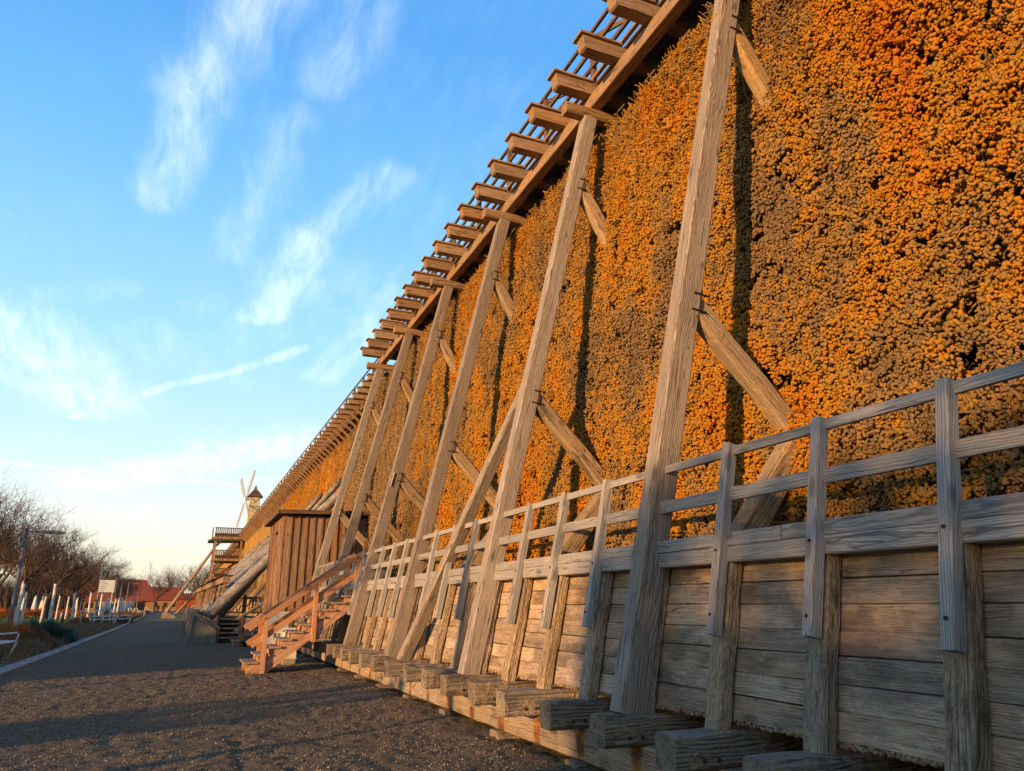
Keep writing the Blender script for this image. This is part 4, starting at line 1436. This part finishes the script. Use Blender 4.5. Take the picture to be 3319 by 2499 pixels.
# ------------------------------------------------------------------ sign, bollard
def sign():
    x, y = -4.85, 63.8
    t = thing('direction_sign', (x, y, 0), 'pale green direction board with lines of text on a steel pole', 'sign')
    MB().tube([(x, y, -.05), (x, y, 3.15)], .05, 10).build('pole', 'sign_pole', t, smooth_=True)
    bd = MB().box((x - .95, y - .05, 2.35), (x + .07, y + .03, 3.22)).build('board', 'sign_white', t)
    MB().box((x + .07, y - .06, 2.32), (x + .2, y + .06, 3.24)).build('end_profile', 'lamp_metal', t)
    for i, (w, z) in enumerate(((.28, 3.1), (.5, 2.95), (.36, 2.78), (.3, 2.62), (.26, 2.46))):
        MB().box((x - .84, y - .055, z - .02), (x - .84 + w, y - .051, z + .02)).build('text_line', 'sign_ink', bd)
        MB().prism([(x - .93, z - .03), (x - .87, z), (x - .93, z + .03)], 1, y - .055, y - .051).build('arrow_mark', 'mill_roof', bd)
    b = thing('bollard', (-4.62, 65.6, 0), 'sunlit yellow cylindrical bollard beside the sign pole', 'bollard')
    MB().tube([(-4.62, 65.6, -.02), (-4.62, 65.6, .88), (-4.62, 65.6, .92)], [.12, .12, .1], 14).build('shaft', 'bollard', b, smooth_=True)
    MB().tube([(-4.62, 65.6, -.02), (-4.62, 65.6, .05)], [.16, .15], 14).build('base_ring', 'lamp_metal', b)
    b = thing('bollard', (-9.6, 78, 0), 'short grey bollard on the lawn between white trunks', 'bollard')
    MB().tube([(-9.6, 78, -.05), (-9.6, 78, .8), (-9.6, 78, .85)], [.17, .17, .14], 12).build('shaft', 'lamp_metal', b, smooth_=True)
    MB().tube([(-9.6, 78, -.05), (-9.6, 78, .02)], [.21, .2], 12).build('base_ring', 'iron', b)


sign()

# ------------------------------------------------------------------ white tubular seats
def seat_parts(t, M):
    w = .62
    for s in (-1, 1):
        y = s * w / 2
        pts = [(.62, y, .0), (.80, y, .42), (.74, y, .455), (.05, y, .40), (-.02, y, .42), (-.30, y, 1.02), (-.36, y, 1.06), (-.62, y, 1.02), (-.64, y, .96), (-.60, y, 0)]
        MB().tube(pts, .03, 8).build('side_frame', 'white_metal', t, M, True)
        MB().tube([(.80, y, .44), (.84, y, .64), (.78, y, .68), (.12, y, .66), (.06, y, .58)], .024, 8).build('armrest', 'white_metal', t, M, True)
    for i in range(8):
        x = .03 + i * .095
        MB().box((x, -w / 2, .415 + x * .07), (x + .07, w / 2, .433 + x * .07)).build('seat_slat', 'white_metal', t, M)
    for i in range(7):
        f = .06 + i * .135
        a = Vector((-.02, 0, .43)).lerp(Vector((-.30, 0, 1.02)), f)
        b = Vector((-.02, 0, .43)).lerp(Vector((-.30, 0, 1.02)), f + .10)
        MB().bar((a.x, 0, a.z), (b.x, 0, b.z), w, .018, (0, 1, 0)).build('back_slat', 'white_metal', t, M)
    MB().tube([(-.6, -w / 2, .35), (-.6, w / 2, .35)], .02, 6).build('crossbar', 'white_metal', t, M)


seats = [(-4.78, 24.55, 1.0, 'white tubular steel seat beside the orange shrubs and the kerb'), (-5.95, 63.0, .05, 'white tubular seat with slatted back at the foot of the second lamp'),
         (-4.35, 66.6, .1, 'white tubular seat just behind the yellow bollard'),
         (-6.1, 118.5, .1, 'white tubular seat in the pair before the white wall'), (-5.5, 121.0, .1, 'white tubular seat in the pair before the white wall'),
         (-6.0, 168, .1, 'farthest white tubular seat near the dark barn doorway'), (-5.15, 63.6, .2, 'white tubular seat partly behind the sign pole')]
first_seat = None
for i, (x, y, rz, lb) in enumerate(seats):
    M = Matrix.Translation((x, y, .0)) @ Matrix.Rotation(rz, 4, 'Z')
    if first_seat is None:
        first_seat = thing('garden_seat', (x, y, 0), lb, 'seat', 'white seats along the path', rz)
        seat_parts(first_seat, M)
    else:
        copy_tree(first_seat, M, label=lb)

# ------------------------------------------------------------------ planting
def blades(n, xf, yr, h, w, spread, seed, lean=.5, zf=None):
    """n thin upright blades; xf(rng, n, y) gives x; returns numpy mesh arrays"""
    rg = np.random.default_rng(seed)
    y = rg.uniform(yr[0], yr[1], n)
    x = xf(rg, n, y)
    a = rg.uniform(0, 6.283, n)
    hh = rg.uniform(h[0], h[1], n)
    ww = rg.uniform(w * .6, w * 1.3, n)
    la = rg.uniform(0, 6.283, n)
    ll = rg.uniform(0, lean, n) * hh
    z0 = np.zeros(n) - .04 if zf is None else zf(x, y)
    c, s = np.cos(a) * ww, np.sin(a) * ww
    A = np.stack([x - c, y - s, z0], -1)
    B = np.stack([x + c, y + s, z0], -1)
    mx, my = x + np.cos(la) * ll * .4, y + np.sin(la) * ll * .4
    C1 = np.stack([mx + c * .8, my + s * .8, z0 + hh * .6], -1)
    C2 = np.stack([mx - c * .8, my - s * .8, z0 + hh * .6], -1)
    Tp = np.stack([x + np.cos(la) * ll, y + np.sin(la) * ll, z0 + hh], -1)
    V = np.stack([A, B, C1, C2, Tp], 1).reshape(-1, 3)
    b = np.arange(n)[:, None] * 5
    F3 = np.concatenate([b + np.array([[0, 1, 2]]), b + np.array([[0, 2, 3]]), b + np.array([[3, 2, 4]])], 0)
    return V, F3


def bush(name, loc, r, h, mat, n, seed, label, cat='shrub', group=None, leaf=.05):
    """mound of leafy sprigs"""
    rg = np.random.default_rng(seed)
    th = rg.uniform(0, 6.283, n)
    ph = np.arccos(rg.uniform(0, 1, n))
    rad = rg.uniform(.55, 1.0, n) ** .6 * (1 + .25 * np.sin(th * 3 + seed) * np.sin(ph * 4))
    C = np.stack([np.sin(ph) * np.cos(th) * r[0] * rad, np.sin(ph) * np.sin(th) * r[1] * rad, np.cos(ph) * h * rad], -1)
    u = rg.normal(size=(n, 3))
    u /= np.linalg.norm(u, axis=1)[:, None]
    d = C / (np.linalg.norm(C, axis=1)[:, None] + 1e-6) + np.array([0, 0, .4]) + rg.normal(size=(n, 3)) * .35
    L = rg.uniform(.6, 1.7, n)[:, None] * leaf * 1.7
    V = np.stack([C - u * leaf * .4, C + u * leaf * .4, C + d * L], 1).reshape(-1, 3) + np.array(loc) + np.array([0, 0, -.03])
    t = thing(name, loc, label, cat, group)
    put('foliage', np_mesh('foliage', V, np.arange(3 * n).reshape(-1, 3), mat, False), t)
    mb = MB()
    rr = random.Random(seed)
    for i in range(7):
        a = rr.uniform(0, 6.28)
        mb.tube([(loc[0], loc[1], -.04), (loc[0] + math.cos(a) * r[0] * .4, loc[1] + math.sin(a) * r[1] * .4, h * .55)], [.02, .008], 4)
    mb.build('stem', 'bark', t)
    return t


def planting():
    strip = lambda a, b: (lambda rg, n, y: np.array([kerb_x(v) for v in y]) - .42 - rg.uniform(a, b, n))
    V, Fc = blades(26000, strip(.05, 5.2), (23.6, 62), (.12, .42), .011, 1, 1, .8)
    o = put('heath_planting', np_mesh('heath_planting', V, Fc, 'heath', False))
    tag(o, 'brownish green heath and grasses filling the bed along the kerb', 'heath bed', kind='stuff')
    V, Fc = blades(26000, strip(.05, 3.8), (67, 230), (.2, .62), .03, 2, 2, .7)
    o = put('far_heath_planting', np_mesh('far_heath_planting', V, Fc, 'brown_heath', False))
    tag(o, 'dark brown heath bed beyond the sign along the path', 'heath bed', kind='stuff')
    V, Fc = blades(16000, lambda rg, n, y: rg.uniform(-26, -8.3, n), (48, 110), (.04, .12), .012, 3, 3, .6)
    o = put('lawn_grass', np_mesh('lawn_grass', V, Fc, 'grass_green', False))
    tag(o, 'short green grass of the lawn between the white trunks', 'grass', kind='stuff')
    mb = MB()
    for a, b in (((-3.72, 23.4), (-3.72, 61.5)), ((-3.9, 66.8), (-6.4, 230))):
        mb.add([(a[0], a[1], .0), (b[0], b[1], .0), (b[0] - 5.2, b[1], -.02), (a[0] - 5.2, a[1], -.02)], [(0, 1, 2, 3)])
    tag(mb.build('bed_soil', 'brown_heath'), kind='structure')
    bush('juniper_shrub', (-4.75, 34.4, 0), (.95, 2.7), .74, 'juniper', 7000, 4, 'low spreading blue-green juniper at the edge of the kerb', leaf=.06)
    rr = random.Random(6)
    lb = ['rusty orange leaved shrub by the foot of the first lamp', 'orange brown shrub in front of the whitewashed trunk', 'rusty shrub spilling beside the juniper', 'dark reddish shrub next to the kerb']
    for i, (x, y, rx, h) in enumerate([(-5.75, 31.6, .9, .78), (-5.6, 36.4, .9, .6), (-4.95, 30.4, .85, .74), (-4.35, 29.8, .6, .5)]):
        bush('rusty_shrub', (x, y, 0), (rx, rx * 1.3), h, 'rusty_leaves' if i < 3 else 'brown_heath', 1500, 20 + i, lb[i], group='rusty shrubs', leaf=.055)
    for i, (x, y, lb_) in enumerate([(-4.35, 27.5, 'pale straw coloured grass tuft close to the kerb'), (-4.9, 25.9, 'mixed green and straw grass clump behind the near seat'), (-4.3, 72.5, 'round pale grass tuft beyond the sign')]):
        t = thing('grass_tuft', (x, y, 0), lb_, 'grass tuft')
        V, Fc = blades(900, lambda rg, n, yy, x=x: x + rg.normal(0, .3, n), (y - .6, y + .6), (.25, .6), .008, 1, 40 + i, .9)
        put('blades', np_mesh('blades', V, Fc, 'straw' if i != 1 else 'heath', False), t)
    for i in range(9):
        x, y = -4.6 - i * .28 - (i % 2) * .9, 70 + i * 7.5
        bush('heather_mound', (x, y, 0), (.9, 1.8), .55, 'brown_heath', 1200, 60 + i, 'dark brown heather mound in the bed along the far kerb', 'shrub', 'heather mounds', .07)
    for i, (x, y) in enumerate([(-16.5, 112), (-19.5, 110), (-13.2, 116)]):
        bush('orange_hedge', (x, y, 0), (2.0, 1.0), .95, 'rusty_leaves', 1500, 80 + i, 'sunlit orange hedge mound at the back of the lawn', 'hedge', 'orange hedge mounds', .1)


planting()
thicket()


# hedge shapes added out of view on the left to shade path and bays
def hedge(a, b, h, thick, seed, label):
    a, b = Vector(a), Vector(b)
    t = thing('added_shade_hedge', tuple(a.lerp(b, .5)), label, 'hedge')
    rg = np.random.default_rng(seed)
    d = (b - a).normalized()
    s = Vector((-d.y, d.x, 0))
    L = (b - a).length
    n = int(L * h * 60)
    u, v = rg.uniform(-.4, L + .4, n), rg.uniform(0, 1, n)
    top = h + (value_noise(u, u * 0, seed, .35) - .5) * 1.3 + (value_noise(u, u * 0 + 3, seed, 1.6) - .5) * .5
    C = np.array(a)[None] + np.array(d)[None] * u[:, None] + np.array(s)[None] * (rg.uniform(-.5, .5, n) * thick)[:, None]
    C[:, 2] = v ** .8 * top
    q = rg.normal(size=(n, 2, 3)) * .22
    V = np.stack([C, C + q[:, 0], C + q[:, 1]], 1).reshape(-1, 3)
    put('foliage', np_mesh('foliage', V, np.arange(3 * n).reshape(-1, 3), 'leaf_dark', False), t)
    mb = MB().bar(a + Vector((0, 0, h * .42)), b + Vector((0, 0, h * .42)), thick * .7, h * .8, tuple(s))
    mb.build('stem', 'leaf_dark', t)  # solid core so the added hedge shape blocks the sun


UX, UY = math.cos(SUN_AZ), math.sin(SUN_AZ)


def upstream(x, y, dist):
    return (x - UX * dist, y - UY * dist, 0)


hedge(upstream(3.5, 6.2, 34), upstream(3.5, -14, 36), 7.3, 2.4, 71, 'unseen hedge added to shade the near bay and foreground')
hedge(upstream(1.0, 20.5, 34), upstream(1.0, 82, 36), 6.05, 2.4, 72, 'unseen long hedge added to shade the footings and farther path')

hedge(upstream(1.0, 11.4, 22), upstream(1.0, 12.9, 22), 3.5, 1.3, 73, 'unseen hedge block added to cast a band of shade across the path')

# ------------------------------------------------------------------ buildings at the end of the path
def red_house():
    Y = 182.0
    t = thing('barn', (-14, Y, 0), 'long low barn with a big red tiled hipped roof behind the young trees', 'barn')
    x0, x1, zt = -34.0, -5.6, 2.5
    MB().box((x0, Y, -.05), (x1, Y + 11, zt)).build('wall', 'ochre_plaster', t)
    e = .5
    ridge = 6.9
    vs = [(x0 - e, Y - e, 2.35), (x1 + e, Y - e, 2.35), (x1 + e, Y + 11 + e, 2.35), (x0 - e, Y + 11 + e, 2.35), (x0 + 3, Y + 5.5, ridge), (x1 - 2.3, Y + 5.5, ridge)]
    MB().add(vs, [(0, 1, 5, 4), (1, 2, 5), (2, 3, 4, 5), (3, 0, 4), (3, 2, 1, 0)]).build('roof', 'roof_tiles', t)
    for i, x in enumerate((-30, -26.5, -22.5, -18.5, -14.5)):
        w = MB().box((x, Y - .06, .9), (x + 1.3, Y - .003, 2.0)).build('window', 'glass_dark', t)
        MB().box((x - .1, Y - .1, .8), (x + 1.4, Y - .063, .88)).build('sill', 'plaster', w)
        MB().box((x + .62, Y - .09, .9), (x + .68, Y - .063, 2.0)).build('mullion', 'plaster', w)
    d = MB().box((-10.3, Y - .05, -.05), (-7.4, Y - .003, 2.1)).build('doorway', 'glass_dark', t)
    MB().box((-10.5, Y - .09, 2.103), (-7.2, Y - .003, 2.25)).build('lintel', 'dark_wood', d)
    t = thing('brick_house', (-4, 245, 0), 'distant low house with reddish roof at the end of the path', 'house')
    MB().box((-9.0, 240, -.05), (-1.5, 250, 3.0)).build('wall', 'ochre_plaster', t)
    MB().prism([(239.4, 2.9), (250.6, 2.9), (245, 6.6)], 0, -9.3, -1.2).build('roof', 'roof_tiles', t)
    for x in (-7.5, -5.0, -2.8):
        w = MB().box((x, 239.94, 1.0), (x + 1.0, 239.997, 2.2)).build('window', 'glass_dark', t)
        MB().box((x - .1, 239.9, .9), (x + 1.1, 239.937, .97)).build('sill', 'plaster', w)
    t = thing('brick_house', (8, 290, 0), 'low brick building with red wall behind the raking logs', 'house')
    MB().box((-2, 288, -.05), (22, 298, 3.6)).build('wall', 'roof_tiles', t)
    MB().prism([(287.4, 3.5), (298.6, 3.5), (293, 5.6)], 0, -2.4, 22.4).build('roof', 'roof_tiles', t)
    for x in (0, 4, 8, 12):
        MB().box((x, 287.94, 1.0), (x + 1.2, 287.997, 2.3)).build('window', 'glass_dark', t)
    # pale garden wall before the barn
    t = thing('garden_wall', (-11, 158, 0), 'pale plastered garden wall in front of the barn', 'wall')
    MB().box((-14.2, 158, -.05), (-8.2, 158.3, 2.05)).build('wall_panel', 'plaster', t)
    MB().box((-14.3, 157.93, 2.053), (-8.1, 158.37, 2.15)).build('coping', 'plaster', t)
    MB().box((-28, 150, -.05), (-17.5, 150.25, 1.1)).build('low_wall_panel', 'plaster', t)


red_house()


def parasol(x, y, label):
    t = thing('closed_parasol', (x, y, 0), label, 'parasol', 'closed white parasols')
    MB().tube([(x, y, -.05), (x, y, 2.75)], .04, 6).build('pole', 'lamp_metal', t)
    vs, fs = [], []
    prof = [(.06, 2.72), (.16, 2.4), (.2, 1.9), (.26, 1.4), (.3, .95), (.22, .8)]
    n = 14
    for j, (r, z) in enumerate(prof):
        for k in range(n):
            a = 2 * math.pi * k / n
            q = r * (1 + .18 * (k % 2) * (j > 0))
            vs.append((x + q * math.cos(a), y + q * math.sin(a), z))
    for j in range(len(prof) - 1):
        for k in range(n):
            fs.append((j * n + k, j * n + (k + 1) % n, (j + 1) * n + (k + 1) % n, (j + 1) * n + k))
    MB().add(vs, fs).build('canopy', 'canvas', t)
    MB().tube([(x, y, -.05), (x, y, .08)], [.35, .3], 12).build('base', 'concrete', t)


for i, (x, y) in enumerate([(-19.6, 121), (-18.6, 122.5), (-17.4, 120.5)]):
    parasol(x, y, 'closed white parasol standing at the back of the lawn')
parasol(-11.2, 142, 'closed white parasol close to the white van')


def van():
    x, y = -10.0, 146.0
    t = thing('white_van', (x, y, 0), 'white van parked sideways in front of the garden wall', 'van')
    M = Matrix.Translation((x, y, 0)) @ Matrix.Rotation(R(8), 4, 'Z')
    prof = [(-2.3, .32), (2.2, .32), (2.25, 1.6), (2.1, 1.98), (-.5, 2.02), (-1.35, 1.22), (-2.2, 1.0), (-2.35, .7)]
    MB().prism(prof, 1, -.9, .9).build('body', 'van_white', t, M)
    for s in (-1, 1):
        MB().prism([(-1.25, 1.22), (-.2, 1.22), (-.2, 1.82), (-.52, 1.82)], 1, s * .903, s * .915).build('side_window', 'glass_dark', t, M)
        for xx in (-1.5, 1.4):
            wl = MB().tube([(xx, s * .78, .33), (xx, s * .96, .33)], .33, 16).build('wheel', 'rubber', t, M)
            MB().tube([(xx, s * .962, .33), (xx, s * .975, .33)], .19, 12).build('rim', 'lamp_metal', wl, M)
        MB().box((-2.36, s * .75 - .12, .75), (-2.28, s * .75 + .12, .92)).build('headlight', 'lens', t, M)
    MB().add([(-1.36, -.8, 1.25), (-1.36, .8, 1.25), (-.56, .78, 1.96), (-.56, -.78, 1.96)], [(0, 1, 2, 3)]).build('windscreen', 'glass_dark', t, M @ Matrix.Translation((-.02, 0, .02)))


van()


# ------------------------------------------------------------------ people
def person(loc, rz, label, mat, h=1.72, stride=.18, sit=False):
    t = thing('person', loc, label, 'person')
    k = h / 1.72
    J = {'pel': (0, 0, .93), 'spine': (0, .01, 1.15), 'chest': (0, 0, 1.36), 'neck': (0, .01, 1.47), 'head0': (0, .02, 1.56), 'head1': (0, .03, 1.66),
         'lsh': (-.19, 0, 1.40), 'lel': (-.25, -.03, 1.13), 'lwr': (-.24, .08, .90), 'lhd': (-.24, .11, .81),
         'rsh': (.19, 0, 1.40), 'rel': (.25, -.03, 1.13), 'rwr': (.24, .08, .90), 'rhd': (.24, .11, .81),
         'lhip': (-.1, 0, .88), 'lkn': (-.1, stride * .6, .48), 'lan': (-.1, stride * .3, .08), 'lto': (-.1, stride * .3 + .16, .03),
         'rhip': (.1, 0, .88), 'rkn': (.1, -stride * .1, .48), 'ran': (.1, -stride, .09), 'rto': (.1, -stride + .16, .03)}
    rad = {'pel': .15, 'spine': .15, 'chest': .17, 'neck': .06, 'head0': .085, 'head1': .10, 'lsh': .08, 'lel': .055, 'lwr': .04, 'lhd': .04, 'rsh': .08, 'rel': .055, 'rwr': .04, 'rhd': .04,
           'lhip': .1, 'lkn': .07, 'lan': .05, 'lto': .04, 'rhip': .1, 'rkn': .07, 'ran': .05, 'rto': .04}
    ed = [('pel', 'spine'), ('spine', 'chest'), ('chest', 'neck'), ('neck', 'head0'), ('head0', 'head1'), ('chest', 'lsh'), ('lsh', 'lel'), ('lel', 'lwr'), ('lwr', 'lhd'), ('chest', 'rsh'), ('rsh', 'rel'),
          ('rel', 'rwr'), ('rwr', 'rhd'), ('pel', 'lhip'), ('lhip', 'lkn'), ('lkn', 'lan'), ('lan', 'lto'), ('pel', 'rhip'), ('rhip', 'rkn'), ('rkn', 'ran'), ('ran', 'rto')]
    if sit:
        for s_, q in (('l', -1), ('r', 1)):
            J[s_ + 'kn'] = (q * .12, .42, .84 + .06)
            J[s_ + 'an'] = (q * .12, .46, .5)
            J[s_ + 'to'] = (q * .12, .6, .46)
    names = list(J)
    me = bpy.data.meshes.new('body')
    me.from_pydata([tuple(c * k for c in J[n]) for n in names], [(names.index(a), names.index(b)) for a, b in ed], [])
    me.materials.append(MATS[mat])
    M = Matrix.Translation(loc) @ Matrix.Rotation(rz, 4, 'Z')
    o = put('body', me, t, M)
    sk = o.modifiers.new('skin', 'SKIN')
    for i, n in enumerate(names):
        me.skin_vertices[0].data[i].radius = (rad[n] * k, rad[n] * k * (.75 if n in ('chest', 'spine', 'pel') else 1))
        me.skin_vertices[0].data[i].use_root = n == 'pel'
    o.modifiers.new('sub', 'SUBSURF').render_levels = 2
    hd = MB()
    hd.add([(p[0] * .098 * k, (.035 + p[1] * .108) * k, (1.63 + p[2] * .125) * k) for p in ICO_V], ICO_F)
    hd.build('head', 'skin', t, M, True)
    hr = MB()
    hr.add([(p[0] * .108 * k, (.01 + p[1] * .108) * k, (1.665 + p[2] * .115) * k) for p in ICO_V], ICO_F)
    hr.build('hair', 'hair', t, M, True)


person((-4.35, 168, -.03), math.pi, 'person in dark clothes walking at the far end of the path', 'jacket')
person((-3.3, 165, -.03), math.pi, 'second person in dark blue jacket walking beside the first', 'jacket_blue', 1.75, .22)
person((-8.9, 101, -.45), R(-60), 'person in a black coat sitting with the back turned near the lawn', 'jacket', 1.75, .1, True)
print('objects', len(S.objects))
